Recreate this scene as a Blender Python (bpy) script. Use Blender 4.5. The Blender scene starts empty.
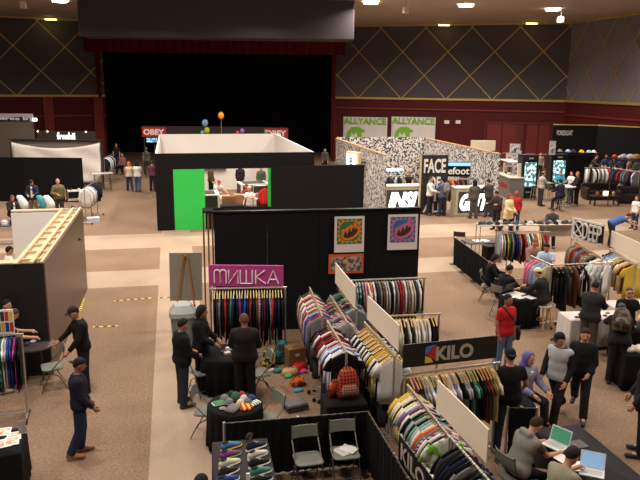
import bpy, math, random
import numpy as np
from mathutils import Vector, Matrix
random.seed(7)
SC = bpy.context.scene
COL = SC.collection
# ---------------------------------------------------------------- camera
CAM_Z = 6.0; FPX = 700.0
YAW = math.radians(12); PIT = math.radians(12.5); ROLL = .01
FW = np.array([math.sin(YAW)*math.cos(PIT), math.cos(YAW)*math.cos(PIT), -math.sin(PIT)])
R0 = np.array([math.cos(YAW), -math.sin(YAW), 0.]); U0 = np.cross(R0, FW)
RT = R0*math.cos(ROLL)+U0*math.sin(ROLL); UP = U0*math.cos(ROLL)-R0*math.sin(ROLL)
FH = np.array([math.sin(YAW), math.cos(YAW), 0.])
cd = bpy.data.cameras.new('camera'); cam = bpy.data.objects.new('camera', cd); COL.objects.link(cam)
cam.matrix_world = Matrix(((RT[0], UP[0], -FW[0], 0), (RT[1], UP[1], -FW[1], 0), (RT[2], UP[2], -FW[2], CAM_Z), (0, 0, 0, 1)))
cd.sensor_width = 36; cd.lens = FPX/640*36; cd.clip_end = 300
SC.camera = cam
def G(px, py, z=0.):                     # where the sight line through a photo point meets height z
    r = FW+RT*(px-320)/FPX+UP*(240-py)/FPX
    t = (z-CAM_Z)/r[2]
    return (float(r[0]*t), float(r[1]*t))
def P(px, py, d):                        # same, at horizontal distance d
    r = FW+RT*(px-320)/FPX+UP*(240-py)/FPX
    t = d/float(r@FH)
    return (float(r[0]*t), float(r[1]*t), float(CAM_Z+r[2]*t))
# ---------------------------------------------------------------- world, exposure
SC.view_settings.view_transform = 'Standard'; SC.view_settings.look = 'None'
SC.view_settings.exposure = 0.72; SC.view_settings.gamma = 1.0
SC.view_settings.use_curve_mapping = False
W = bpy.data.worlds.new('world'); SC.world = W; W.use_nodes = True
W.node_tree.nodes['Background'].inputs[0].default_value = (1.0, .83, .70, 1)
W.node_tree.nodes['Background'].inputs[1].default_value = .06
CEIL = 10.6
LAMP_W = 230; LAMP_COL = (1.0, .92, .84)
LAMPS = []
def lamp(x, y, w=1.0, z=CEIL-.12):
    l = bpy.data.lights.new('downlight_lamp', 'AREA'); l.shape = 'DISK'; l.size = .7
    l.energy = LAMP_W*w; l.color = LAMP_COL; l.spread = math.radians(150)
    o = bpy.data.objects.new('downlight_lamp', l); COL.objects.link(o); o.location = (x, y, z)
for yy in (6, 12.5, 19, 25.5, 32, 38.5, 45.5):
    for xx in (-9, -2.5, 4, 10.5, 17):
        if yy > 44 and xx in (-9, -2.5, 4): continue
        if yy == 38.5 and xx in (-2.5, 4): yy_ = 35.5
        else: yy_ = yy
        wt = 1.05 if yy > 20 else .95
        if xx == 4 and yy < 16: wt = .25
        if xx == -9 and yy < 22: wt = .6
        if xx == 10.5 and yy < 16: wt = .5
        lamp(xx+.3, yy_, wt)
# ---------------------------------------------------------------- materials
def lin(c):
    return tuple(((v/255)/12.92 if v/255 <= .04045 else ((v/255+.055)/1.055)**2.4) for v in c)+(1,)
MC = {}
def M(c, rough=.8, var=.12, sc=6., metal=0., kind='plain', c2=None, em=0., bump=0.):
    if isinstance(c, str): c = PAL[c]
    key = (tuple(c), rough, var, sc, metal, kind, c2, em, bump)
    if key in MC: return MC[key]
    m = bpy.data.materials.new('mat_%d_%d_%d_%s' % (c[0], c[1], c[2], kind)); m.use_nodes = True
    nt = m.node_tree; N = nt.nodes; L = nt.links; b = N['Principled BSDF']
    b.inputs['Roughness'].default_value = rough; b.inputs['Metallic'].default_value = metal
    if rough > .6: b.inputs['Specular IOR Level'].default_value = .25
    tc = N.new('ShaderNodeTexCoord')
    def noise(scale, det=3):
        n = N.new('ShaderNodeTexNoise'); n.inputs['Scale'].default_value = scale; n.inputs['Detail'].default_value = det
        L.new(tc.outputs['Object'], n.inputs['Vector']); return n
    mx = N.new('ShaderNodeMix'); mx.data_type = 'RGBA'
    a = lin(c)
    if kind == 'plain':
        n = noise(sc)
        mx.inputs[6].default_value = tuple(v*(1-var) for v in a[:3])+(1,)
        mx.inputs[7].default_value = tuple(min(1, v*(1+var)) for v in a[:3])+(1,)
        L.new(n.outputs['Fac'], mx.inputs[0])
    else:
        a2 = lin(PAL[c2] if isinstance(c2, str) else c2)
        mx.inputs[6].default_value = a; mx.inputs[7].default_value = a2
        if kind in ('stripe', 'plaid', 'hstripe'):
            w = N.new('ShaderNodeTexWave'); w.inputs['Scale'].default_value = sc
            w.bands_direction = 'Z' if kind != 'stripe' else 'X'
            L.new(tc.outputs['Object'], w.inputs['Vector'])
            gt = N.new('ShaderNodeMath'); gt.operation = 'GREATER_THAN'; gt.inputs[1].default_value = .5
            L.new(w.outputs['Fac'], gt.inputs[0]); out = gt
            if kind == 'plaid':
                w2 = N.new('ShaderNodeTexWave'); w2.inputs['Scale'].default_value = sc; w2.bands_direction = 'X'
                L.new(tc.outputs['Object'], w2.inputs['Vector'])
                ad = N.new('ShaderNodeMath'); ad.operation = 'MULTIPLY'
                L.new(w.outputs['Fac'], ad.inputs[0]); L.new(w2.outputs['Fac'], ad.inputs[1])
                gt.inputs[1].default_value = .25; L.new(ad.outputs[0], gt.inputs[0])
            L.new(out.outputs[0], mx.inputs[0])
        elif kind == 'blotch':
            n = noise(sc, 4); r = N.new('ShaderNodeValToRGB')
            r.color_ramp.elements[0].position = .48; r.color_ramp.elements[1].position = .53
            L.new(n.outputs['Fac'], r.inputs[0]); L.new(r.outputs[0], mx.inputs[0])
        elif kind == 'grain':
            mp = N.new('ShaderNodeMapping'); mp.inputs['Scale'].default_value = (6, 6, .7)
            n = N.new('ShaderNodeTexNoise'); n.inputs['Scale'].default_value = sc; n.inputs['Detail'].default_value = 5
            L.new(tc.outputs['Object'], mp.inputs[0]); L.new(mp.outputs[0], n.inputs['Vector'])
            L.new(n.outputs['Fac'], mx.inputs[0])
    L.new(mx.outputs[2], b.inputs['Base Color'])
    if em:
        L.new(mx.outputs[2], b.inputs['Emission Color']); b.inputs['Emission Strength'].default_value = em
    if bump:
        nb = noise(sc*4); bp = N.new('ShaderNodeBump'); bp.inputs['Strength'].default_value = bump; bp.inputs['Distance'].default_value = .01
        L.new(nb.outputs['Fac'], bp.inputs['Height']); L.new(bp.outputs[0], b.inputs['Normal'])
    MC[key] = m
    return m
PAL = dict(black=(14, 13, 14), charcoal=(44, 42, 44), grey=(120, 118, 116), lightgrey=(172, 170, 168), white=(226, 222, 216),
    cream=(226, 210, 170), yellow=(214, 182, 64), gold=(200, 150, 50), orange=(214, 100, 35), red=(158, 34, 36), maroon=(98, 24, 34),
    pink=(214, 130, 150), magenta=(170, 50, 130), purple=(92, 50, 120), lavender=(140, 134, 172), blue=(40, 66, 150), lightblue=(150, 175, 205),
    navy=(28, 32, 62), teal=(32, 110, 110), green=(36, 86, 54), mint=(104, 166, 142), lime=(130, 176, 60), brown=(92, 60, 40), tan=(176, 140, 100),
    olive=(96, 92, 56), denim=(50, 62, 88), jeansblue=(86, 108, 140), khaki=(140, 122, 86), skin=(196, 140, 108), skin_tan=(160, 104, 74), skin_dark=(96, 62, 46),
    wood=(206, 160, 92), steel=(176, 172, 166), leather=(30, 26, 24), plum=(90, 36, 56), cyan=(70, 170, 190))
STEEL = M((190, 184, 174), .35, .05, 4, .7)
DSTEEL = M((84, 80, 76), .45, .08, 4, .8)
BLACKCL = M((10, 9, 10), .95, .25, 9)
BLACKP = M((8, 7, 8), .8, .25, 3)
BLACKG = M((10, 10, 11), .3, .2, 3)
WHITEP = M((222, 214, 200), .7, .03, 2)
WOODH = M((204, 158, 88), .6, .15, 12)
PLY = M((206, 180, 144), .75, .12, 5)
PAPER = M((235, 230, 222), .8, .04, 10)
LIT = M((240, 248, 246), .5, .02, 3, em=2.4)
# ---------------------------------------------------------------- mesh builder
class MB:
    def __init__(s): s.v = []; s.f = []; s.m = []
    def add(s, vs, fs, mi=0):
        n = len(s.v); s.v += [tuple(map(float, v)) for v in vs]
        s.f += [tuple(i+n for i in f) for f in fs]; s.m += [mi]*len(fs); return s
    def box(s, c, d, rz=0, mi=0, M4=None):
        x, y, z = d[0]/2, d[1]/2, d[2]/2
        vs = [(-x, -y, -z), (x, -y, -z), (x, y, -z), (-x, y, -z), (-x, -y, z), (x, -y, z), (x, y, z), (-x, y, z)]
        if rz:
            ca, sa = math.cos(rz), math.sin(rz); vs = [(a*ca-b*sa, a*sa+b*ca, q) for a, b, q in vs]
        if M4: vs = [tuple(M4 @ Vector(v)) for v in vs]
        vs = [(a+c[0], b+c[1], q+c[2]) for a, b, q in vs]
        return s.add(vs, [(0, 3, 2, 1), (4, 5, 6, 7), (0, 1, 5, 4), (1, 2, 6, 5), (2, 3, 7, 6), (3, 0, 4, 7)], mi)
    def loft(s, rings, n=8, mi=0, cap=True, p=1.0):
        vs = []; fs = []
        for c, a, b in rings:
            c = np.array(c, float); a = np.array(a, float); b = np.array(b, float)
            for k in range(n):
                t = 2*math.pi*k/n; ct, st = math.cos(t), math.sin(t)
                if p != 1: ct = math.copysign(abs(ct)**p, ct); st = math.copysign(abs(st)**p, st)
                vs.append(c+a*ct+b*st)
        for i in range(len(rings)-1):
            for k in range(n):
                fs.append((i*n+k, i*n+(k+1) % n, (i+1)*n+(k+1) % n, (i+1)*n+k))
        if cap:
            fs.append(tuple(range(n-1, -1, -1))); fs.append(tuple((len(rings)-1)*n+k for k in range(n)))
        return s.add(vs, fs, mi)
    def tube(s, pts, r, n=6, mi=0):
        pts = [np.array(p, float) for p in pts]; rr = r if isinstance(r, (list, tuple)) else [r]*len(pts)
        rings = []; pu = None
        for i, p in enumerate(pts):
            d = pts[min(i+1, len(pts)-1)]-pts[max(i-1, 0)]; d = d/(np.linalg.norm(d)+1e-9)
            if pu is None:
                ref = np.array([0, 0, 1.]) if abs(d[2]) < .9 else np.array([1., 0, 0])
                u = np.cross(d, ref)
            else: u = pu-d*(pu@d)
            u = u/(np.linalg.norm(u)+1e-9); w = np.cross(d, u); pu = u
            rings.append((p, u*rr[i], w*rr[i]))
        return s.loft(rings, n, mi)
    def ball(s, c, r, n=10, k=6, mi=0, z0=-1., z1=1.):
        rx, ry, rz = r if isinstance(r, (list, tuple)) else (r, r, r)
        rings = []
        a0, a1 = math.asin(z0), math.asin(z1)
        for i in range(k+1):
            a = a0+(a1-a0)*i/k; q = max(math.cos(a), .02)
            rings.append(((c[0], c[1], c[2]+rz*math.sin(a)), (rx*q, 0, 0), (0, ry*q, 0)))
        return s.loft(rings, n, mi)
    def cyl(s, c, r, h, n=16, mi=0, r2=None):
        r2 = r if r2 is None else r2
        return s.loft([(c, (r, 0, 0), (0, r, 0)), ((c[0], c[1], c[2]+h), (r2, 0, 0), (0, r2, 0))], n, mi)
    def prism(s, poly, y0, y1, mi=0):     # polygon in local xz, extruded along y
        n = len(poly); vs = [(x, y0, z) for x, z in poly]+[(x, y1, z) for x, z in poly]
        fs = [tuple(range(n)), tuple(range(2*n-1, n-1, -1))]+[(i, i+n, (i+1) % n+n, (i+1) % n) for i in range(n)]
        return s.add(vs, fs, mi)
    def build(s, name, mats, parent=None, smooth=False, loc=None, rz=0, bev=0, kind=None):
        me = bpy.data.meshes.new(name); me.from_pydata(s.v, [], s.f)
        if not isinstance(mats, (list, tuple)): mats = [mats]
        for m in mats: me.materials.append(m)
        me.polygons.foreach_set('material_index', s.m)
        if smooth: me.polygons.foreach_set('use_smooth', [True]*len(s.f))
        me.update()
        o = bpy.data.objects.new(name, me); COL.objects.link(o)
        if parent: o.parent = parent
        if loc is not None: o.location = loc
        o.rotation_euler.z = rz
        if bev:
            b = o.modifiers.new('bevel', 'BEVEL'); b.width = bev; b.segments = 2; b.limit_method = 'ANGLE'
        if kind: o['kind'] = kind
        return o
def tag(o, label, cat, group=None, kind=None):
    o['label'] = label; o['category'] = cat
    if group: o['group'] = group
    if kind: o['kind'] = kind
    return o
def thing(name, label, cat, loc=(0, 0, 0), rz=0, group=None):
    o = bpy.data.objects.new(name, None); COL.objects.link(o); o.empty_display_size = .2
    o.location = loc if len(loc) == 3 else (loc[0], loc[1], 0); o.rotation_euler.z = rz
    return tag(o, label, cat, group)
def letters(txt, w, h, mat, parent, loc, rot=(math.pi/2, 0, 0), bold=.0, depth=.006, name='lettering', shear=0):
    cu = bpy.data.curves.new(name, 'FONT'); cu.body = txt; cu.size = 1; cu.extrude = .5; cu.offset = bold; cu.shear = shear
    cu.resolution_u = 4
    tmp = bpy.data.objects.new('tmp', cu); COL.objects.link(tmp)
    dg = bpy.context.evaluated_depsgraph_get(); me = bpy.data.meshes.new_from_object(tmp.evaluated_get(dg))
    bpy.data.objects.remove(tmp)
    co = np.zeros(len(me.vertices)*3); me.vertices.foreach_get('co', co); co = co.reshape(-1, 3)
    mn = co.min(0); mx = co.max(0)
    co[:, 0] = (co[:, 0]-mn[0])/(mx[0]-mn[0])*w; co[:, 1] = (co[:, 1]-mn[1])/(mx[1]-mn[1])*h
    co[:, 2] = (co[:, 2]-mn[2])/(mx[2]-mn[2])*depth
    me.vertices.foreach_set('co', co.ravel()); me.materials.clear(); me.materials.append(mat); me.update()
    o = bpy.data.objects.new(name, me); COL.objects.link(o); o.parent = parent; o.location = loc; o.rotation_euler = rot
    return o
def ang(a, b): return math.atan2(b[1]-a[1], b[0]-a[0])
def dist(a, b): return math.hypot(b[0]-a[0], b[1]-a[1])
def ord_(n):
    o = 'zeroth first second third fourth fifth sixth seventh eighth ninth tenth eleventh twelfth thirteenth fourteenth fifteenth sixteenth seventeenth eighteenth nineteenth twentieth'.split()
    if n <= 20: return o[n]
    return {2: 'twenty', 3: 'thirty'}[n//10]+'-'+o[n % 10] if n % 10 else 'thirtieth'
# ================================================================ SETTING
def struct(mb, name, mat, **k): return mb.build(name, mat, kind='structure', **k)
# carpet: speckled brown with lighter aisle bands
m = bpy.data.materials.new('carpet'); m.use_nodes = True; nt = m.node_tree; N = nt.nodes; L = nt.links; b = N['Principled BSDF']
b.inputs['Roughness'].default_value = .95; b.inputs['Specular IOR Level'].default_value = .1
tc = N.new('ShaderNodeTexCoord'); sp = N.new('ShaderNodeSeparateXYZ'); L.new(tc.outputs['Object'], sp.inputs[0])
def mth(op, a, b_=None):
    n = N.new('ShaderNodeMath'); n.operation = op
    for i, v in enumerate((a, b_)):
        if v is None: continue
        if isinstance(v, (int, float)): n.inputs[i].default_value = v
        else: L.new(v, n.inputs[i])
    return n.outputs[0]
def band(o, a, c): return mth('MULTIPLY', mth('GREATER_THAN', o, a), mth('LESS_THAN', o, c))
X, Y = sp.outputs[0], sp.outputs[1]
light = mth('MAXIMUM', mth('MAXIMUM', band(Y, 21.06, 23.0), band(Y, 26.2, 28.75)), band(X, -.53, .62))
n1 = N.new('ShaderNodeTexNoise'); n1.inputs['Scale'].default_value = 22; n1.inputs['Detail'].default_value = 4; n1.inputs['Roughness'].default_value = .75
L.new(tc.outputs['Object'], n1.inputs['Vector'])
n2 = N.new('ShaderNodeTexNoise'); n2.inputs['Scale'].default_value = .5; L.new(tc.outputs['Object'], n2.inputs['Vector'])
def ramp(src, e):
    r = N.new('ShaderNodeValToRGB'); L.new(src, r.inputs[0]); el = r.color_ramp.elements
    el[0].position, el[0].color = e[0][0], lin(e[0][1]); el[1].position, el[1].color = e[1][0], lin(e[1][1])
    return r.outputs[0]
dark = ramp(n1.outputs['Fac'], ((.34, (112, 90, 72)), (.66, (154, 128, 106))))
lite = ramp(n1.outputs['Fac'], ((.3, (158, 137, 117)), (.7, (176, 155, 134))))
mx = N.new('ShaderNodeMix'); mx.data_type = 'RGBA'; L.new(light, mx.inputs[0]); L.new(dark, mx.inputs[6]); L.new(lite, mx.inputs[7])
mu = N.new('ShaderNodeMix'); mu.data_type = 'RGBA'; mu.blend_type = 'MULTIPLY'; mu.inputs[0].default_value = 1
L.new(mx.outputs[2], mu.inputs[6]); L.new(ramp(n2.outputs['Fac'], ((.3, (232, 230, 228)), (.7, (255, 255, 255)))), mu.inputs[7])
L.new(mu.outputs[2], b.inputs['Base Color'])
CARPET = m
fl = MB().add([(-30, 2, 0), (45, 2, 0), (45, 75, 0), (-30, 75, 0)], [(0, 1, 2, 3)]); struct(fl, 'floor', CARPET)
BL0 = np.array(P(0, 100, 52)[:2]); BL1 = np.array(P(97, 98, 55.4)[:2]); d_ = (BL1-BL0)/np.linalg.norm(BL1-BL0); BLs = BL0-d_*14; BLe = BL1+d_*.6
BR0 = np.array(P(335, 97, 57.9)[:2]); BR1 = np.array(P(566, 99, 53)[:2])
WR1 = np.array(P(640, 106.5, 45)[:2]); d2 = (WR1-BR1)/np.linalg.norm(WR1-BR1); WRe = WR1+d2*9
ZB = 5.0
UPM = M((86, 80, 84), .85, .1, 1.5)
REDW = M((84, 24, 24), .7, .12, 1.5)
GOLD = M((206, 172, 104), .4, .1, 3, .45)
def wall_seg(name, a, c, z0, z1, mat, t=.3, nrm=1):
    a = np.array(a); c = np.array(c); d = (c-a)/np.linalg.norm(c-a); n = np.array([-d[1], d[0]])*t*nrm
    vs = [(a[0], a[1], z0), (c[0], c[1], z0), (c[0]+n[0], c[1]+n[1], z0), (a[0]+n[0], a[1]+n[1], z0)]
    vs += [(x, y, z1) for x, y, _ in vs]
    mb = MB().add(vs, [(0, 3, 2, 1), (4, 5, 6, 7), (0, 1, 5, 4), (1, 2, 6, 5), (2, 3, 7, 6), (3, 0, 4, 7)])
    return struct(mb, name, mat)
LS = BLe; RS = BR0
wall_seg('wall_back_left', BLs, LS, 0, ZB, REDW); wall_seg('wall_upper_back_left', BLs, LS, ZB, CEIL, UPM)
wall_seg('wall_back_right', RS, BR1, 0, ZB, REDW); wall_seg('wall_upper_back_right', RS, BR1, ZB, CEIL, UPM)
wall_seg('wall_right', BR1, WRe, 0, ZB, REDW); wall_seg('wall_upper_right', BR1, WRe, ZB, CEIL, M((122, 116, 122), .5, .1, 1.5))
cl = MB().box((8, 38, CEIL+.15), (75, 76, .3)); struct(cl, 'ceiling', M((186, 170, 158), .8, .04, .3))
TRN = [0]
def lattice(a, c, s, u0, zb=ZB, zt=CEIL, run=1.57, w=.055):
    a = np.array(a); c = np.array(c); Lg = np.linalg.norm(c-a); d = (c-a)/Lg; n = np.array([d[1], -d[0]])
    mb = MB(); H = zt-zb
    def pt(u, z, o): return (a[0]+d[0]*u+n[0]*o, a[1]+d[1]*u+n[1]*o, z)
    def strip(u1, z1, u2, z2, o=.04):
        du, dz = u2-u1, z2-z1; l = math.hypot(du, dz); nu, nz = -dz/l*w/2, du/l*w/2
        q = [(u1+nu, z1+nz), (u2+nu, z2+nz), (u2-nu, z2-nz), (u1-nu, z1-nz)]
        vs = [pt(u, z, 0.005) for u, z in q]+[pt(u, z, o) for u, z in q]
        mb.add(vs, [(0, 1, 2, 3), (7, 6, 5, 4), (0, 4, 5, 1), (1, 5, 6, 2), (2, 6, 7, 3), (3, 7, 4, 0)])
    k = int((-Lg)/s)-4
    while u0+k*s < Lg+4*s:
        for sg in (1, -1):
            ua, ub = u0+k*s, u0+k*s+sg*run*s
            lo, hi = min(ua, ub), max(ua, ub); l2, h2 = max(lo, 0), min(hi, Lg)
            if h2-l2 > .05:
                f = lambda u: zb+H*(u-ua)/(ub-ua)
                strip(l2, f(l2), h2, f(h2))
        k += 1
    TRN[0] += 1
    struct(mb, 'trim_%d' % TRN[0], GOLD)
    mb = MB()
    for z, hh in ((zb, .16), (zt-.06, .12)):
        vs = [pt(0, z-hh/2, .01), pt(Lg, z-hh/2, .01), pt(Lg, z-hh/2, .12), pt(0, z-hh/2, .12)]
        vs += [pt(0, z+hh/2, .01), pt(Lg, z+hh/2, .01), pt(Lg, z+hh/2, .12), pt(0, z+hh/2, .12)]
        mb.add(vs, [(0, 3, 2, 1), (4, 5, 6, 7), (0, 1, 5, 4), (1, 2, 6, 5), (2, 3, 7, 6), (3, 0, 4, 7)])
    TRN[0] += 1
    struct(mb, 'trim_%d' % TRN[0], GOLD)
def along(a, c, px):                     # distance along the wall line where photo column px meets it
    a = np.array(a); d = np.array(c)-a; d = d/np.linalg.norm(d)
    g = np.array(P(px, 97, 1.)[:2]); # direction
    A = np.array([[d[0], -g[0]], [d[1], -g[1]]]); return float(np.linalg.solve(A, -a)[0])
lr0, lr1 = along(RS, BR1, 358), along(RS, BR1, 540)
lattice(RS, BR1, (lr1-lr0)/4, lr0)
ll0, ll1 = along(BLs, LS, 17), along(BLs, LS, 68)
lattice(BLs, LS, (ll1-ll0), ll0)
lw0, lw1 = along(BR1, WRe, 572.5), along(BR1, WRe, 629)
lattice(BR1, WRe, (lw1-lw0)/2, lw0, run=1.42)
# ---- stage
stc = (LS+RS)/2
dS = (RS-LS)/np.linalg.norm(RS-LS); nS = np.array([-dS[1], dS[0]])
DRB = M((11, 10, 11), .95, .3, 2)
def pleat(a, c, z0, z1, amp, step, name, mat, parent=None, kindS=False, lab=None):
    a = np.array(a); c = np.array(c); Lg = float(np.linalg.norm(c-a)); d = (c-a)/Lg; n = np.array([-d[1], d[0]])
    k = max(4, int(Lg/step)); mb = MB(); vs = []; t = .012
    for s_ in (0, 1):
        for zz in (z0, z1):
            for i in range(k+1):
                o = amp*math.sin(i*math.pi/2*1.0+.6*math.sin(i*.37))*(1 if zz == z0 else .7)+s_*t
                q = a+d*Lg*i/k+n*o; vs.append((q[0], q[1], zz))
    K = k+1; fs = []
    for i in range(k):
        fs.append((i, i+1, K+i+1, K+i)); fs.append((2*K+i+1, 2*K+i, 3*K+i, 3*K+i+1))
        fs.append((i+1, i, 2*K+i, 2*K+i+1)); fs.append((K+i, K+i+1, 3*K+i+1, 3*K+i))
    fs += [(0, K, 3*K, 2*K), (k, 2*K+k, 3*K+k, K+k)]
    mb.add(vs, fs); return mb.build(name, mat, parent, smooth=False, kind='structure' if kindS else None)
SB0 = LS+nS*7; SB1 = RS+nS*7
wall_seg('wall_stage_back', SB0-dS*1, SB1+dS*1, 0, CEIL, DRB); wall_seg('wall_stage_left', LS, SB0, 0, CEIL, DRB); wall_seg('wall_stage_right', SB1, RS, 0, CEIL, DRB)
o = pleat(SB0-nS*.5, SB1-nS*.5, 0, CEIL-.3, .12, .25, 'stage_curtain', DRB); tag(o, 'black pleated backdrop curtain at the rear of the dark stage', 'curtain')
RC = M((90, 16, 24), .8, .2, 2)
vz0 = P(200, 54, 56)[2]; vz1 = P(200, 36, 56)[2]
v0 = P(84, 50, 54.2)[:2]; v1 = P(345, 50, 55.4)[:2]
o = pleat(v0, v1, vz0, vz1+.6, .14, .16, 'stage_valance', RC); tag(o, 'short red pleated valance hanging across the top of the stage', 'curtain')
for a_, b_, s_, nm in ((P(97.5, 100, 55.3), P(102, 100, 55.35), 'left', 0), (P(331.5, 100, 56.4), P(335.5, 100, 56.4), 'right', 0)):
    o = pleat(a_[:2], b_[:2], 0, vz0+.3, .08, .1, 'stage_curtain', RC)
    tag(o, 'narrow red side curtain at the %s edge of the stage opening' % s_, 'curtain')
hz0 = P(200, 38, 40.4)[2]
h0 = P(79, 38, 40); h1 = P(354, 38, 40.8)
dd = np.array(h1[:2])-np.array(h0[:2]); hl = float(np.linalg.norm(dd)); hr = math.atan2(dd[1], dd[0])
t = MB(); t.box((hl/2, 1.1, (CEIL-hz0)/2), (hl, 2.2, CEIL-hz0-.01)); struct(t, 'wall_stage_header', M((58, 49, 54), .5, .06, 1), loc=(h0[0], h0[1], hz0), rz=hr, bev=.05)
# ---- doors in the back right wall
dn = 0
for px0, px1 in ((489, 504), (504.5, 520), (529, 541), (541.5, 553)):
    u0_, u1_ = along(RS, BR1, px0), along(RS, BR1, px1); dv = (BR1-RS)/np.linalg.norm(BR1-RS); nv = np.array([dv[1], -dv[0]])
    q = RS+dv*u0_+nv*.03; dn += 1; w = u1_-u0_
    mb = MB(); mb.box((w/2, 0, 1.6), (w-.04, .06, 3.2)); mb.box((w/2, -.035, 2.4), (w*.7, .02, 1.2)); mb.box((w/2, -.035, .6), (w*.7, .02, .9))
    dr = struct(mb, 'door_%d' % dn, M((112, 30, 26), .45, .1, 2), loc=(q[0], q[1], 0), rz=math.atan2(dv[1], dv[0]))
    MB().box((w/2, -.09, 1.02), (w*.75, .05, .09)).box((w*.2, -.06, 1.02), (.05, .06, .06)).box((w*.8, -.06, 1.02), (.05, .06, .06)).build('push_bar', STEEL, dr)
u0_, u1_ = along(RS, BR1, 487), along(RS, BR1, 555)
q = RS+dv*u0_+nv*.02; mb = MB(); w = u1_-u0_
mb.box((w/2, -.02, 3.3), (w, .08, .14)); mb.box((.04, -.02, 1.6), (.08, .08, 3.2)); mb.box((w-.04, -.02, 1.6), (.08, .08, 3.2)); mb.box((w*.53, -.02, 1.6), (.5, .05, 3.2))
struct(mb, 'trim_%d' % (TRN[0]+1), M((90, 24, 22), .5, .1, 2), loc=(q[0], q[1], 0), rz=math.atan2(dv[1], dv[0]))
# horizontal ledge moulding on red walls
for nm, a_, c_, z_ in (('trim_20', BLs, LS, 3.5), ('trim_21', RS, BR1, 4.2), ('trim_22', BR1, WRe, 4.0)):
    a_ = np.array(a_); d = (np.array(c_)-a_); Lg = float(np.linalg.norm(d)); r = math.atan2(d[1], d[0])
    struct(MB().box((Lg/2, -.06, z_), (Lg, .1, .12)), nm, M((120, 40, 28), .5, .1, 2), loc=(a_[0], a_[1], 0), rz=r)
# red wall pilasters
for nm, px in (('trim_30', 47), ('trim_31', 97)):
    u = along(BLs, LS, px); dq = (LS-BLs)/np.linalg.norm(LS-BLs); q = BLs+dq*u
    struct(MB().box((0, -.15, 2.45), (.7, .3, 4.9)), nm, M((128, 30, 28), .5, .1, 2), loc=(q[0], q[1], 0), rz=math.atan2(dq[1], dq[0]))
# wall signs: two small white notices
for px, w_ in ((448, .35), (459.5, .35)):
    u = along(RS, BR1, px); q = RS+dv*u+nv*.03; z_ = P(px, 122, float(np.dot(q, FH[:2])))[2]
    o = MB().box((0, 0, 0), (.38, .03, .26)).build('wall_notice', PAPER, loc=(q[0], q[1], z_), rz=math.atan2(dv[1], dv[0]))
    tag(o, 'small white notice on the red back wall, %s of two' % ('left' if px < 450 else 'right'), 'notice', 'white notices')
# ---- ceiling downlights seen in the photo (+ the same fittings over the other lamps)
seen = [(60, 0.5, 'above the left wall, beside the stage header'), (371, 2, 'just right of the stage header'), (466, 5, 'above the middle of the right back wall'), (553, 9, 'nearest the right corner of the hall')]
for px, py, lb in seen:
    x, y = G(px, py, CEIL-.03)
    t = thing('ceiling_light', 'round glowing ceiling downlight '+lb, 'ceiling light', (x, y, CEIL-.02), 0, 'ceiling downlights')
    MB().loft([((0, 0, 0), (.5, 0, 0), (0, .5, 0)), ((0, 0, -.06), (.46, 0, 0), (0, .46, 0)), ((0, 0, -.06), (.38, 0, 0), (0, .38, 0))], 20, cap=False).build('frame', WHITEP, t)
    MB().cyl((0, 0, -.09), .42, .07, 20).build('diffuser', M((255, 240, 220), .5, .01, 2, em=14), t)
    lamp(x, y, 1.1, CEIL-.14)
for px, py, lb in ((23, 3, 'left of the left ceiling light'), (406, 8, 'right of the stage header'), (561, 18, 'in the right back corner')):
    x, y = G(px, py, 10.1)
    t = thing('ceiling_speaker', 'small white box hanging under the ceiling '+lb, 'speaker', (x, y, 10.0), 0, 'small boxes under the ceiling')
    MB().box((0, 0, 0), (.3, .3, .34)).build('box', WHITEP, t, bev=.03); MB().cyl((0, 0, .16), .02, CEIL-10.16, 8).build('bracket', STEEL, t)
# glints on the top gold trim, put in as small glowing blocks
for px, py, d0, lb in ((51, 22.5, 53, 'above the left diamond wall'), (444, 23.3, 54.5, 'above the middle of the right diamond wall'), (532, 21.5, 52.4, 'at the right end of the diamond wall')):
    x, y, z = P(px, py, d0)
    t = thing('trim_glint', 'small glowing strip as glint on gold trim '+lb, 'lamp', (x, y, CEIL-.18), 0, 'glints put on the gold trim')
    MB().box((0, 0, .09), (.9, .22, .08)).build('glint_back', GOLD, t); MB().box((0, 0, 0.02), (.8, .16, .08)).build('lens', M((255, 236, 150), .5, .01, 2, em=5), t)  # glowing bar gives the trim its glint
# ================================================================ BOOTHS AND WALL PANELS
def panel(name, A, B, z0, h, mat, t=.08, parent=None, bev=0, **k):
    """upright board from A (left) to B (right as seen from its front)"""
    w = dist(A, B); mb = MB().box((w/2, 0, h/2), (w, t, h))
    return mb.build(name, mat, parent, loc=(A[0], A[1], z0), rz=ang(A, B), bev=bev, **k)
def wbox(mb, x0, x1, y0, y1, z0, z1, mi=0):
    return mb.box(((x0+x1)/2, (y0+y1)/2, (z0+z1)/2), (x1-x0, y1-y0, z1-z0), mi=mi)
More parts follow.
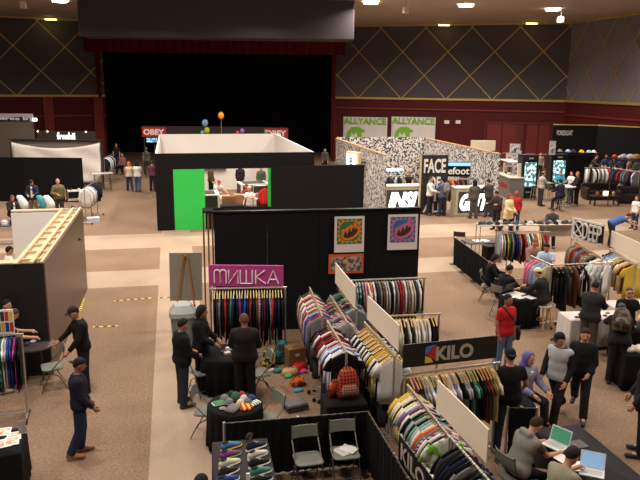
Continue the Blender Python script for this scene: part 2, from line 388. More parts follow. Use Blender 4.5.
# ---- left plywood booth
t = thing('exhibition_booth', 'wooden booth of stud walls, brown right side, black front and white interior', 'booth', (-2.6, 14.6, 0))
BR = M((88, 64, 56), .4, .12, 3)
def lb(name, x0, x1, y0, y1, z0, z1, mat, par=t):
    return wbox(MB(), x0, x1, y0, y1, z0, z1).build(name, mat, par)
SP_ = lb('side_panel', -.03, 0, 0, 6.5, 0, 2.42, BR)
lb('inner_panel', -.62, -.6, .35, 6.2, 0, 2.38, WHITEP)
lb('front_panel', -6.5, -.03, 0, .03, 0, 2.42, M((20, 17, 18), .5, .2, 2))
lb('inner_panel', -6.5, -.62, .33, .35, 0, 2.38, WHITEP)
lb('back_panel', -1.9, -.03, 6.47, 6.5, 0, 2.42, WHITEP)
lb('back_panel', -1.9, -.62, 6.2, 6.23, 0, 2.38, M((236, 232, 226), .7, .02, 2))
mb = MB()
wbox(mb, -.60, -.52, .0, 6.5, 2.38, 2.44); wbox(mb, -.52, -.03, .36, 6.2, 2.32, 2.36)
mb.box((-.06, 3.25, 2.43), (.05, 6.5, .05))
k = .4
while k < 6.2: wbox(mb, -.52, -.06, k, k+.06, 2.34, 2.42); k += .7
wbox(mb, -.30, -.22, 0, 6.5, 2.41, 2.45)
mb.build('stud_frame', PLY, t)
mb = MB(); wbox(mb, -6.5, -.6, .03, .3, 2.40, 2.44); wbox(mb, -1.9, -.62, 6.24, 6.46, 2.40, 2.44)
k = -6.4
while k < -.7: wbox(mb, k, k+.05, .03, .33, 2.3, 2.40); k += .6
mb.build('top_plate', PLY, t)
x, y = -2.6, 14.6
MB().box((.012, 5.35, 1.75), (.02, .16, .06)).tube([(.02, 5.3, 1.75), (.06, 5.35, 1.72), (.02, 5.4, 1.75)], .012).build('door_handle', M((20, 18, 18), .4), SP_)
# ---- pink sign booth: tall black wall with pole frame at its left
MW0, MW1 = (.92, 16.5), (6.03, 16.3)
t = thing('booth_wall', 'tall black booth wall carrying three posters behind the clothing racks', 'wall panel', (MW0[0], MW0[1], 0), ang(MW0, MW1))
w = dist(MW0, MW1)
for i in range(4):
    MB().box((w*(i+.5)/4, .08, 1.5), (w/4-.01, .10, 3.0)).build('wall_panel', BLACKP, t)
MB().box((w/2, .08, 3.02), (w, .16, .04)).build('top_rail', BLACKG, t)
for x_ in (-.03, -.13, -.24):
    MB().tube([(x_, .1 if x_ > -.2 else .5, 0), (x_, .1 if x_ > -.2 else .5, 3.0)], .022, 8).build('pole', M((120, 92, 66), .4, .1, 3), t)
MB().box((-.13, .3, 3.02), (.26, .5, .04)).build('top_rail', BLACKG, t)
# posters on it (things pinned on the wall)
def wallpt(px, py):
    r = FW+RT*(px-320)/FPX+UP*(240-py)/FPX
    a = np.array(MW0); d = np.array(MW1)-a; n = np.array([-d[1], d[0]])
    tt = (a@n)/(r[:2]@n); p = r*tt
    return p[0], p[1], p[2]+CAM_Z
rzw = ang(MW0, MW1)
def crown_poster(name, pxa, pya, pxb, pyb, c1, c2, label):
    a = wallpt(pxa, pya); b_ = wallpt(pxb, pyb); w = dist(a, b_); h = a[2]-b_[2]
    t = thing(name, label, 'poster', (a[0], a[1]-.02, b_[2]), rzw, 'zigzag posters on the tall black wall')
    MB().box((w/2, 0, h/2), (w, .015, h)).build('sheet', M((222, 212, 204), .6, .03, 3), t)
    s = w*.84; x0 = w*.08; z0 = h-w*.08-s
    MB().box((w/2, -.01, z0+s/2), (s, .006, s)).build('print_ground', M(c2, .6, .05, 4), t)
    cx, cz = x0+s*.54, z0+s*.45
    mb = MB()
    nn = 18
    star = []
    for i in range(nn*2):                       # ring of pointed teeth around the rim
        a_ = math.pi*i/nn; r_ = s*(.5 if i % 2 == 0 else .33)*(1+.18*abs(math.sin(2*a_)))
        star.append((max(x0, min(x0+s, x0+s/2+r_*math.cos(a_)*1.15)), max(z0, min(z0+s, z0+s/2+r_*math.sin(a_)*1.15))))
    for i in range(nn):
        q0, q1, q2 = star[(2*i-1) % (2*nn)], star[2*i], star[(2*i+1) % (2*nn)]
        mb.prism([q0, q1, q2], -.018, -.014)
    el = lambda rx, rz, a0, a1, n, rot=.5: [(cx+math.cos(rot)*rx*math.cos(a_)-math.sin(rot)*rz*math.sin(a_), cz+math.sin(rot)*rx*math.cos(a_)+math.cos(rot)*rz*math.sin(a_)) for a_ in [a0+(a1-a0)*j/n for j in range(n+1)]]
    mb.prism(el(s*.40, s*.27, 0, 6.28, 24), -.021, -.015)
    mb.build('zigzag_print', M(c1, .6, .05, 4), t)
    mb = MB(); mb.prism(el(s*.31, s*.17, 0, 6.28, 20), -.026, -.02); mb.build('jaw_print', M((56, 44, 34), .6, .05, 4), t)
    mb = MB()
    for j, q in enumerate((-.3, -.12, .06, .24)):
        bx, bz = cx+s*(q)*math.cos(.5)-s*.02, cz+s*(q)*math.sin(.5)+s*.10
        mb.prism([(bx-s*.09, bz+s*.13), (bx-s*.02, bz-s*.10), (bx+s*.07, bz+s*.12), (bx+.0, bz+s*.2)], -.031, -.026)
    mb.build('tooth_print', M(c1, .6, .05, 4), t)
    mb = MB()
    for j, q in enumerate((-.24, -.06, .12)):
        bx, bz = cx+s*q*math.cos(.5)-s*.1, cz+s*q*math.sin(.5)+s*.25
        mb.prism([(bx-s*.05, bz), (bx+s*.02, bz-s*.09), (bx+s*.07, bz+s*.02), (bx+s*.0, bz+s*.12)], -.03, -.02)
    mb.build('spike_print', M(c2, .6, .05, 4), t)
crown_poster('poster', 334.5, 216.5, 363.5, 251.5, (226, 120, 30), (30, 120, 70), 'poster with orange and green zigzag jaw print above the orange-bordered one')
crown_poster('poster', 388, 214.5, 416.5, 249, (208, 100, 140), (40, 110, 150), 'poster with pink and blue zigzag jaw print at the right end of black wall')
a = wallpt(328.5, 254.5); b_ = wallpt(363, 272.5); w = dist(a, b_); h = a[2]-b_[2]
t = thing('poster', 'landscape collage poster with an orange border on the tall black wall', 'poster', (a[0], a[1]-.02, b_[2]), rzw)
MB().box((w/2, 0, h/2), (w, .015, h)).build('sheet', M((206, 90, 44), .6, .05, 3), t)
MB().box((w/2, -.012, h/2), (w*.86, .008, h*.74)).build('collage_print', M((178, 150, 130), .6, .1, 11, kind='blotch', c2=(70, 74, 84)), t)
mb = MB(); mb.ball((w*.48, -.014, h*.62), (w*.09, .012, h*.13), 10, 4); mb.build('print_spot', M((200, 150, 60), .6), t)
# pink sign above the rack
A_ = P(209, 287.5, 14.9); B_ = P(283.5, 284.0, 14.9); zt = P(209, 267.5, 14.9)[2]
w = dist(A_, B_); h = zt-A_[2]+.03
t = thing('shop_sign', 'magenta sign with thin white lettering above the dark clothes rack', 'sign', (A_[0], A_[1]+.02, A_[2]+.02), ang(A_, B_))
MB().box((w/2, .03, h/2), (w, .05, h)).build('board', M((176, 56, 130), .6, .12, 5), t, bev=.006)
LW = M((240, 226, 230), .6, .02, 3)
# letters of thin rounded strokes: m И Ш K A
mb = MB(); lx = [.075*w+i*w*.175 for i in range(5)]; lw = w*.145; z0, z1 = h*.16, h*.78
def st(pts): mb.tube([(x_, -.004, z_) for x_, z_ in pts], .017, 5)
x = lx[0]; lw0 = lw*1.1
for k2 in (0, 1):
    st([(x+k2*lw0/2, z0)]+[(x+k2*lw0/2+lw0/4-lw0/4*math.cos(a_), z1-lw0/4+lw0/4*math.sin(a_)) for a_ in [math.pi*j/8 for j in range(9)]]+[(x+(k2+1)*lw0/2, z0)])
x = lx[1]+w*.02; st([(x, z1), (x, z0), (x+lw*.85, z1), (x+lw*.85, z0)])
x = lx[2]+w*.0; st([(x, z1), (x, z0), (x+lw*1.1, z0), (x+lw*1.1, z1)]); st([(x+lw*.55, z0), (x+lw*.55, z1)])
x = lx[3]+w*.03; st([(x, z1), (x, z0)]); st([(x+lw*.85, z1), (x+.01, (z0+z1)/2), (x+lw*.9, z0)])
x = lx[4]+w*.015; st([(x, z0), (x+lw*.5, z1), (x+lw, z0)]); st([(x+lw*.2, z0+h*.2), (x+lw*.8, z0+h*.2)])
mb.build('lettering', LW, t)
for x_ in (.04, w-.04): MB().tube([(x_, .06, -.38), (x_, .06, h*.6)], .012, 6).build('post', STEEL, t)
# easel with grey board, seen from behind
ex, ey = G(188, 325, 0)[0], G(188, 325, 0)[1]
t = thing('easel', 'wooden easel holding a large grey board beside the black booth wall', 'easel', (ex, ey, 0), math.radians(-8))
bd = MB().box((0, 0, 0), (.8, .03, 1.2)).build('board', M((136, 130, 116), .7, .06, 2), t, loc=(0, -.1, 1.3)); bd.rotation_euler.x = -.12
mb = MB()
for s_ in (-1, 1): mb.tube([(s_*.3, -.4, 0), (s_*.04, -.14, 1.9)], .022, 6)
mb.tube([(-.25, -.3, .62), (.25, -.3, .62)], .02, 6); mb.tube([(0, .45, 0), (0, -.1, 1.85)], .02, 6)
mb.build('stand', M((150, 98, 50), .6, .1, 6), t)
# grey hard case standing by the easel
cx_, cy_ = G(184, 357, 0)
t = thing('trash_bin', 'pale grey rounded bin standing behind the two dark-coated men', 'bin', (cx_, cy_, 0))
MB().loft([((0, 0, 0), (.2, 0, 0), (0, .2, 0)), ((0, 0, .95), (.27, 0, 0), (0, .27, 0)), ((0, 0, 1.0), (.27, 0, 0), (0, .27, 0))], 16, p=.5).build('bin_body', M((120, 122, 118), .5, .05, 3), t)
MB().loft([((0, 0, 1.0), (.3, 0, 0), (0, .3, 0)), ((0, 0, 1.1), (.29, 0, 0), (0, .29, 0)), ((0, 0, 1.25), (.18, 0, 0), (0, .18, 0))], 16, p=.5).build('bin_lid', M((150, 154, 150), .4, .05, 3), t)
# ---- large white/black booth with the green panel
GX0, GX1, GY0, GY1, GH = -.66, 5.95, 29.3, 40.6, 3.2
t = thing('exhibition_booth', 'large booth, black outside and white inside, with bright green front panel', 'booth', (0, 0, 0))
BKW = M((11, 8, 8), .8, .2, 2); GREENP = M((44, 196, 78), .6, .04, 2)
def gp(name, x0, x1, y0, y1, z0, z1, mat): return wbox(MB(), x0, x1, y0, y1, z0, z1).build(name, mat, t)
def gx(px): return G(px, 200, CAM_Z-(CAM_Z)*0+0)[0] if False else None
def atY(px, py, Y0):
    r = FW+RT*(px-320)/FPX+UP*(240-py)/FPX; k_ = Y0/r[1]; return r[0]*k_, CAM_Z+r[2]*k_
xg0, zg1 = atY(173, 169.5, GY0); xg1, _ = atY(205, 200, GY0); xw1, zw1 = atY(268, 167.5, GY0); xw2, zw0 = atY(271.5, 210, GY0)
gp('front_panel', GX0, xg0, GY0, GY0+.1, 0, GH, BKW)
gp('header_panel', xg0, GX1, GY0, GY0+.1, zg1, GH, BKW)
gp('green_panel', xg0, xg1, GY0-.0, GY0+.1, 0, zg1, GREENP)
gp('front_panel', xg1, xw2, GY0, GY0+.1, 0, .9, BKW)
gp('green_panel', xw1, xw2, GY0, GY0+.1, .9, zg1, GREENP)
gp('front_panel', xw2, GX1, GY0, GY0+.1, 0, zg1, BKW)
xe, ze = atY(363, 164.5, GY0); gp('front_panel', GX1, xe, GY0, GY0+.1, 0, ze, BKW)
xe0, ze0 = atY(271, 165, GY0-.15)
gp('front_panel', xe0, xe, GY0-.2, GY0-.1, 0, ze, BKW)
WHB = M((214, 206, 198), .8, .03, 2)
gp('side_panel', GX0, GX0+.08, GY0+.1, GY1, 0, GH, WHB); gp('side_panel', GX1-.08, GX1, GY0+.1, GY1, 0, GH, WHB)
gp('back_panel', GX0, GX1+.3, GY1, GY1+.1, 0, GH, WHB)
gp('side_panel', GX0-.03, GX0, GY0, GY1, 0, GH, BKW)
# ---- booth with newspaper-print walls
def newsmat():
    m = bpy.data.materials.new('newsprint'); m.use_nodes = True; nt = m.node_tree; N = nt.nodes; L = nt.links; b = N['Principled BSDF']
    tc = N.new('ShaderNodeTexCoord'); v = N.new('ShaderNodeTexVoronoi'); v.inputs['Scale'].default_value = 13; v.distance = 'CHEBYCHEV'
    L.new(tc.outputs['Object'], v.inputs['Vector'])
    n = N.new('ShaderNodeTexNoise'); n.inputs['Scale'].default_value = 22; n.inputs['Detail'].default_value = 3; L.new(tc.outputs['Object'], n.inputs['Vector'])
    sep = N.new('ShaderNodeSeparateColor'); L.new(v.outputs['Color'], sep.inputs[0])
    a = N.new('ShaderNodeMath'); a.operation = 'ADD'; L.new(sep.outputs[0], a.inputs[0]); L.new(n.outputs['Fac'], a.inputs[1])
    r = N.new('ShaderNodeValToRGB'); r.color_ramp.elements[0].position = .93; r.color_ramp.elements[1].position = 1.02
    r.color_ramp.elements[0].color = lin((56, 52, 54)); r.color_ramp.elements[1].color = lin((206, 200, 194))
    mu = N.new('ShaderNodeMath'); mu.operation = 'MULTIPLY'; mu.inputs[1].default_value = 1.0; L.new(a.outputs[0], mu.inputs[0])
    L.new(mu.outputs[0], r.inputs[0]); L.new(r.outputs[0], b.inputs['Base Color']); b.inputs['Roughness'].default_value = .7
    return m
NEWS = newsmat()
IX0, IX1, IY0, IY1, IH = 9.68, 15.25, 30.9, 41.0, 2.85
t = thing('exhibition_booth', 'booth with black and white newspaper-print walls and orange top edges', 'booth', (0, 0, 0))
gp('side_panel', IX0-.06, IX0, IY0, IY1, 0, IH, NEWS); gp('side_panel', IX1, IX1+.06, IY0, IY1, 0, IH, NEWS)
gp('back_panel', IX0, IX1, IY1-.06, IY1, 0, IH+.1, NEWS)
gp('edge_strip', IX0-.09, IX0+.02, IY0, IY1, IH, IH+.05, M((190, 140, 90), .6)); gp('edge_strip', IX1-.02, IX1+.09, IY0, IY1, IH, IH+.05, M((190, 140, 90), .6))
gp('partition_panel', IX0, IX0+1.9, 34.4, 34.46, 0, 1.75, NEWS); gp('shelf', IX0, IX0+1.9, 34.1, 34.44, 1.75, 1.82, LIT)
def lit_counter(px0, px1, pyb, h, txt, label, d=.7):
    A = G(px0, pyb); B = G(px1, pyb-.8); w = dist(A, B)
    t = thing('counter', label, 'counter', (A[0], A[1], 0), ang(A, B), 'lit reception counters')
    MB().box((w/2, d/2, h/2), (w, d, h)).build('body', M((190, 180, 150), .5, .05, 3), t, bev=.02)
    MB().box((w/2, -.008, h/2), (w-.24, .02, h-.3)).build('dark_face', M((70, 72, 72), .4, .05, 3), t)
    letters(txt, w-.44, h-.5, M((250, 255, 255), .5, .01, em=2.6), t, (.2, -.022, .25), bold=.05, shear=.3)
    MB().box((w/2, d/2, h+.02), (w+.06, d+.06, .04)).build('counter_top', M((226, 220, 205), .5, .03, 3), t)
lit_counter(383.5, 421.5, 214, 1.3, 'INSI', 'lit reception counter with glowing letters INSI left of the tall text panel')
lit_counter(455, 493, 216, 1.3, 'GHT', 'lit reception counter with glowing slanted letters right of tall text panel')
# tall text panel
A = G(418, 214); B = G(445.5, 213.5); w = dist(A, B); h_ = P(418, 155, float(np.dot(A, FH[:2])))[2]
t = thing('text_panel', 'tall black panel with large white words FACE OF between the lit counters', 'sign', (A[0], A[1], 0), ang(A, B))
MB().box((w/2, 0, h_/2), (w, .12, h_)).build('board', M((34, 34, 40), .5, .1, 3), t)
MB().box((.03, -.03, h_/2), (.07, .1, h_)).build('edge_strip', M((196, 176, 140), .6), t)
letters('FACE', w*.78, h_*.24, PAPER, t, (w*.13, -.075, h_*.70), bold=.03); letters('OF', w*.42, h_*.2, PAPER, t, (w*.32, -.075, h_*.44), bold=.03)
letters('IT', w*.4, h_*.17, PAPER, t, (w*.32, -.075, h_*.22), bold=.03); letters('ALL', w*.74, h_*.15, PAPER, t, (w*.14, -.075, h_*.03), bold=.03)
A = P(446.5, 176.5, 34.2); B = P(470, 176.5, 34.2); w = dist(A, B); h_ = P(446, 162, 34.2)[2]-A[2]
t = thing('shop_sign', 'black sign reading efoot with a blue top strip over dark clothes', 'sign', (A[0], A[1], A[2]), ang(A, B))
MB().box((w/2, 0, h_/2), (w, .08, h_)).build('board', BLACKP, t)
MB().box((w/2, -.01, h_*.86), (w, .08, h_*.22)).build('light_strip', M((110, 170, 226), .5, .02, em=1.0), t)
letters('efoot', w*.9, h_*.5, PAPER, t, (w*.05, -.05, h_*.16), bold=.02)
MB().tube([(.06, .03, -A[2]), (.06, .03, 0)], .02).build('post', DSTEEL, t); MB().tube([(w-.06, .03, -A[2]), (w-.06, .03, 0)], .02).build('post', DSTEEL, t)
# small lit box sign on the outside of the left wall
x_, y_, z_ = IX0-.1, 31.6, 0
A = np.array(P(363.5, 171, 34.)); 
t = thing('light_box', 'small lit box sign with a black symbol on the newsprint booth side', 'sign', (IX0-.62, 34.6, 1.75), -math.pi/2+.5)
MB().box((0, 0, .45), (.95, .2, 1.0)).build('case', M((200, 186, 140), .5, .05), t, bev=.02)
MB().box((0, -.155, .45), (.66, .02, .74)).build('lit_face', M((226, 246, 255), .5, .02, em=1.2), t)
letters('B', .2, .42, BLACKP, t, (-.1, -.17, .25), bold=.03)
MB().tube([(.3, 0, .45), (.62, .3, .45)], .05).tube([(0, .0, -1.75), (0, 0, 0)], .04).build('bracket', DSTEEL, t)
# green and white banners on the back wall
for i, (pa, pb) in enumerate(((344, 388.5), (392.5, 437))):
    u0_, u1_ = along(RS, BR1, pa), along(RS, BR1, pb); qa = RS+dv*u0_+nv*.16; w = u1_-u0_
    D_ = float(qa@FH[:2]); zt = P(pa, 116.2, D_)[2]; zb = P(pa, 142.5, D_)[2]; h_ = zt-zb
    t = thing('banner', 'white banner with green word ALLYANCE and green shape, %s of the two' % ('left' if i == 0 else 'right'), 'banner', (qa[0], qa[1], zb), math.atan2(dv[1], dv[0]), 'green and white banners on the red wall')
    mb = MB(); vs = []; nx, nz = 24, 8
    for j in range(nz+1):
        for k in range(nx+1): vs.append((w*k/nx, .03*math.sin(k*.9+j*.3)*(1-j/nz), h_*j/nz))
    fs = [(j*(nx+1)+k, j*(nx+1)+k+1, (j+1)*(nx+1)+k+1, (j+1)*(nx+1)+k) for j in range(nz) for k in range(nx)]
    cl_ = mb.add(vs, fs).build('cloth', M((226, 220, 214), .8, .03, 1), t, smooth=True); s_ = cl_.modifiers.new('solid', 'SOLIDIFY'); s_.thickness = .02
    GR = M((130, 190, 50), .7, .04, 2)
    letters('ALLYANCE', w*.96, h_*.24, GR, t, (w*.02, -.06, h_*.72), bold=.03)
    MB().prism([(w*.07, .02), (w*.10, h_*.42), (w*.2, h_*.6), (w*.36, h_*.62), (w*.52, h_*.46), (w*.42, h_*.4), (w*.45, h_*.1), (w*.38, .02)], -.075, -.05).build('green_shape', GR, t)
    mb = MB().prism([(w*.15, h_*.1), (w*.21, h_*.42), (w*.25, h_*.28), (w*.31, h_*.42), (w*.37, h_*.1)], -.085, -.075)
    mb.build('white_mark', M((214, 226, 206), .7), t)
    MB().tube([(0, 0, h_), (w, 0, h_)], .03).build('rod', DSTEEL, t)
# OBEY header board behind the big booth
D_ = 45.5
A = P(142.5, 136.5, D_); B = P(288, 134, D_); w = dist(A, B); hb = P(142, 127, D_)[2]-A[2]
t = thing('header_board', 'long dark header board with red OBEY panels at both ends on the stage', 'sign', (A[0], A[1], A[2]), ang(A, B))
MB().box((w/2, 0, hb*.62), (w, .1, hb*1.0)).build('board', M((46, 26, 34), .6, .1, 2), t)
for x_ in (.0, w-1.55):
    MB().box((x_+.78, -.08, hb*.5), (1.55, .08, hb)).build('red_panel', M((176, 34, 34), .5, .05), t)
    letters('OBEY', 1.35, hb*.62, PAPER, t, (x_+.1, -.13, hb*.19), bold=.04)
for x_ in (.1, w*.35, w*.68, w-.1): MB().tube([(x_, .05, -A[2]), (x_, .05, .1)], .04).build('post', DSTEEL, t)
A = P(146.5, 142, 45.6); w = 1.0; 
t = thing('lit_sign', 'small cyan lit sign under the left red panel', 'sign', (A[0], A[1]-.15, A[2]), ang(P(142, 136, D_), B))
MB().box((.5, 0, .14), (1.0, .08, .32)).build('case', DSTEEL, t); MB().box((.5, -.05, .14), (.94, .03, .26)).build('lit_face', M((60, 110, 150), kind='blotch', c2=(150, 210, 230), sc=9, em=.8), t)
MB().tube([(.5, .05, -A[2]), (.5, .05, 0)], .03).build('post', DSTEEL, t)
# balloons
for px, py, c, r_, lb_ in ((221, 115.5, (240, 150, 20), .17, 'orange balloon floating highest above the big white booth'), (205, 123, (130, 170, 210), .19, 'pale blue balloon above the big white booth'),
        (207, 130.5, (190, 200, 40), .17, 'yellow-green balloon just under the pale blue one'), (202.5, 133, (100, 190, 160), .13, 'mint balloon beside the yellow-green one'),
        (242, 131, (160, 110, 180), .14, 'purple balloon behind the booth rim'), (237.5, 133, (210, 70, 60), .12, 'red balloon beside the purple one'), (266, 132, (90, 180, 110), .11, 'small green balloon near the right red panel')):
    x, y, z = P(px, py, 40.5 if py < 120 else 43.5)
    t = thing('balloon', lb_, 'balloon', (x, y, z), 0, 'party balloons')
    MB().ball((0, 0, 0), (r_, r_, r_*1.2), 14, 9).build('bulb', M(c, .25, .05), t, smooth=True)
    MB().cyl((0, 0, -r_*1.27), .02, .03, 6).build('knot', M(c, .4, .05), t)
    MB().tube([(0, 0, -r_*1.25), (.02, 0, -z*.5), (0, 0, -z+.02)], .004, 4).build('string', PAPER, t)
# ---- far left: grey wall with tree sign, white sheet wall, black wall
A = P(-14, 200, 40.); B = P(33.5, 200, 40.)
D_ = 44.; A = P(-20, 121, D_); B = P(33, 121, D_)
t = thing('booth_wall', 'grey booth wall at the far left under the tree-name sign', 'wall panel', (A[0], A[1], 0), ang(A, B))
w = dist(A, B); h_ = A[2]
MB().box((w/2, .05, h_/2), (w, .1, h_)).build('wall_panel', M((104, 92, 80), .7, .05, 1), t)
A2 = P(-20, 133.5, D_)[2]; hs = P(0, 113.5, D_)[2]-P(0, 121, D_)[2]
t = thing('shop_sign', 'white and navy sign reading appletree at the far left above grey wall', 'sign', (A[0], A[1], h_), ang(A, B))
MB().box((w/2, .05, .5*(P(0, 113.5, D_)[2]-h_)), (w, .08, P(0, 113.5, D_)[2]-h_)).build('board', M((176, 164, 166), .6, .03), t)
mb = MB(); hh = P(0, 113.5, D_)[2]-h_
mb.prism([(0, 0), (w-.2, 0), (w-.2, hh*.4), (w-.7, hh*.62), (w-1.3, hh*.5), (w-1.9, hh*.2), (w-2.4, hh*.45), (w-2.8, hh*.3), (0, hh*.3)], -.02, .0)
mb.build('navy_band', M((34, 34, 62), .6), t); letters('appletree b', 3.0, hh*.52, PAPER, t, (w-3.3, -.03, hh*.06), bold=.015)
MB().box((w+.12, 0, hh*.25), (.22, .2, hh*.4)).build('end_lamp', M((250, 240, 210), .5, em=1.5), t)
D_ = 40.; A = P(14.5, 176, D_); B = P(101.5, 176, D_); w = dist(A, B); zt = P(14, 142, D_)[2]
t = thing('booth_wall', 'white fabric booth wall on a dark truss frame behind the black wall', 'wall panel', (A[0], A[1], 0), ang(A, B))
vs = []; mb = MB(); nx, nz = 30, 12
for j in range(nz+1):
    for k in range(nx+1):
        u = k/nx; sag = .32*(1-(2*u-1)**2)*(j/nz); vs.append((w*u, -.05+.04*math.sin(u*14+j), .4+(zt-.4)*j/nz-sag))
mb.add(vs, [(j*(nx+1)+k, j*(nx+1)+k+1, (j+1)*(nx+1)+k+1, (j+1)*(nx+1)+k) for j in range(nz) for k in range(nx)])
cl_ = mb.build('sheet', M((226, 216, 206), .8, .03, 1), t, smooth=True); cl_.modifiers.new('s', 'SOLIDIFY').thickness = .01
MB().box((w/2, .12, (zt+.1)/2), (w+.02, .08, zt+.1)).build('backing', M((120, 108, 100), .7, .08, 2), t)
MB().box((w/2, .02, zt+.14), (w+.3, .1, .08)).build('truss', DSTEEL, t)
for x_ in (-.1, w+.1): MB().box((x_, .02, zt/2), (.06, .06, zt)).build('post', DSTEEL, t)
A = P(38, 141, 41); B = P(96, 140, 41); w = dist(A, B); h_ = P(38, 131, 41)[2]-A[2]
t = thing('shop_sign', 'dark header sign with a glowing white word above the white fabric wall', 'sign', (A[0], A[1], A[2]), ang(A, B))
MB().box((w/2, 0, h_/2), (w, .1, h_)).build('board', M((52, 38, 36), .6, .1), t)
letters('freshii', w*.31, h_*.85, M((250, 246, 225), .5, em=1.6), t, (w*.34, -.06, h_*.06), bold=.02)
for i, x_ in enumerate((.05, w*.18, w*.84)): MB().ball((x_, -.06, h_-.02), .05, 8, 4).build('bulb', M((255, 230, 140), .5, em=2.5), t)
for x_ in (.1, w-.1): MB().box((x_, .0, -A[2]/2), (.1, .1, A[2])).build('post', DSTEEL, t)
A = G(-40, 200, 2.3); 
D_ = 35.5; A = P(-30, 158, D_); B = P(81.5, 158, D_); w = dist(A, B); zt = B[2]
t = thing('booth_wall', 'black booth wall behind the standing men at far left', 'wall panel', (A[0], A[1], 0), ang(A, B))
for i in range(3): MB().box((w*(i+.5)/3, .05, zt/2), (w/3-.01, .1, zt)).build('wall_panel', BLACKP, t)
# ---- black booth wall at far right with gold top edge
u0_ = along(RS, BR1, 553.5)
D_ = 44.; A = P(553.5, 125, D_); B = P(598, 124.5, 43.6); C_ = P(655, 134, 41.2); h_ = A[2]
t = thing('booth_wall', 'long black booth wall with gold top edge and pale text at far right', 'wall panel', (A[0], A[1], 0), ang(A, B))
w = dist(A, B)
MB().box((w/2, .05, h_/2), (w, .1, h_)).build('wall_panel', BLACKP, t); MB().box((w/2, .05, h_+.03), (w, .14, .06)).build('edge_strip', GOLD, t)
letters('FORESIGHT', w*.36, .3, M((214, 206, 196), .6), t, (w*.09, -.03, h_-.62), bold=.01)
rr = ang(B, C_)-ang(A, B); w2 = dist(B, C_)
o = MB().box((w2/2, .05, h_/2), (w2, .1, h_)).build('wall_panel', BLACKP, t, loc=(w, 0, 0), rz=rr)
MB().box((w2/2, .05, h_+.03), (w2, .14, .06)).build('edge_strip', GOLD, t, loc=(w, 0, 0), rz=rr)
MB().box((w2*.955, -.02, h_-1.0), (.35, .03, .5)).build('pale_mark', M((160, 150, 140), .6), t, loc=(w, 0, 0), rz=rr)
# ================================================================ RACKS AND GARMENTS
def rack(A, B, h, label, group='clothing racks', mat=None, caster=True, cat='clothing rack', foot=.25):
    mat = mat or STEEL
    w = dist(A, B); t = thing('clothing_rack', label, cat, (A[0], A[1], 0), ang(A, B), group)
    MB().tube([(-.04, 0, h), (w+.04, 0, h)], .02, 8).build('rail', mat, t)
    fz = .1 if caster else .018
    for x_ in (0, w):
        MB().tube([(x_, 0, fz), (x_, 0, h+.0)], .022, 8).build('pole', mat, t)
        fb = MB().tube([(x_, -foot, fz), (x_, foot, fz)], .016, 6).build('foot_bar', mat, t)
        if caster:
            for s_ in (-1, 1):
                MB().loft([((x_-.012, s_*foot, .04), (0, .04, 0), (0, 0, .04)), ((x_+.012, s_*foot, .04), (0, .04, 0), (0, 0, .04))], 10).tube([(x_, s_*foot, .04), (x_, s_*foot, .1)], .01, 5).build('caster', M((30, 30, 32), .5), fb)
    MB().tube([(0, 0, .12), (w, 0, .12)], .014, 6).build('base_rail', mat, t)
    return t
def gar_mesh(kind, seed, D=.018, Lf=1., sh_=.038):
    rn = random.Random(seed); mb = MB()
    if kind == 'pants':
        L_ = 1.0*Lf
        mb.loft([((0, 0, -.09), (.16, 0, 0), (0, .016, 0)), ((0, 0, -.12), (.17, 0, 0), (0, .022, 0)), ((0, 0, -.32), (.18, 0, 0), (0, .026, 0))], 10)
        for s_ in (-1, 1):
            mb.loft([((s_*.09, 0, -.3), (.09, 0, 0), (0, .025, 0)), ((s_*.095, .004*s_, -.6), (.08, 0, 0), (0, .022, 0)), ((s_*.1, 0, -L_), (.085, 0, 0), (0, .02, 0))], 8)
        return mb
    Lf = Lf*1.15
    W_ = {'tee': .235, 'long': .225, 'coat': .235}[kind]*(1+rn.uniform(-.06, .06)); L_ = {'tee': .74, 'long': .74, 'coat': .98}[kind]*Lf*(1+rn.uniform(-.06, .06))
    D_ = D*(1.35 if kind == 'coat' else 1)
    lv = [(-.06, .055, .018), (-.085, .10, D_), (-.13, W_*.8, D_), (-.175, W_*.98, D_), (-.25, W_*.95, D_*1.1), (-.45, W_*.94, D_), (-.62, W_*.98, D_*.9), (-L_, W_*1.02, D_*.85)]
    rings = []; n = 12; vs = []; fs = []
    for i, (z, a, d) in enumerate(lv):
        for k in range(n):
            t = 2*math.pi*k/n; wob = rn.uniform(-.004, .004)+(.007*math.sin(3*t+seed)*min(1, i/4))
            vs.append(((a+wob)*math.cos(t), (d+wob)*math.copysign(abs(math.sin(t))**.7, math.sin(t)), z+(.008*math.sin(5*t+seed) if i == 7 else 0)))
    for i in range(len(lv)-1):
        for k in range(n): fs.append((i*n+k, (i+1)*n+k, (i+1)*n+(k+1) % n, i*n+(k+1) % n))
    fs.append(tuple(range(n))); fs.append(tuple((len(lv)-1)*n+k for k in range(n-1, -1, -1)))
    mb.add(vs, fs)
    for s_ in (-1, 1):
        sw = rn.uniform(-.02, .02)
        if kind == 'tee': R_ = [((s_*(W_-.05), 0, -.17), (.05, 0, .05), (0, D_, 0)), ((s_*(W_+.02), sw/2, -.25), (.06, 0, .03*s_), (0, D_, 0)), ((s_*(W_+.065), sw, -.37), (.07, 0, .02*s_), (0, D_*.8, 0))]
        else: R_ = [((s_*(W_-.05), 0, -.17), (.05, 0, .05), (0, D_, 0)), ((s_*(W_+.02), sw/2, -.28), (.055, 0, .02*s_), (0, D_, 0)), ((s_*(W_+.05), sw, -.5), (.045, 0, 0), (0, D_*.9, 0)), ((s_*(W_+.045), sw, -.72), (.035, 0, 0), (0, D_*.8, 0))]
        mb.loft(R_, 8)
    mb.v = [(a, b, c-sh_) for a, b, c in mb.v]
    return mb
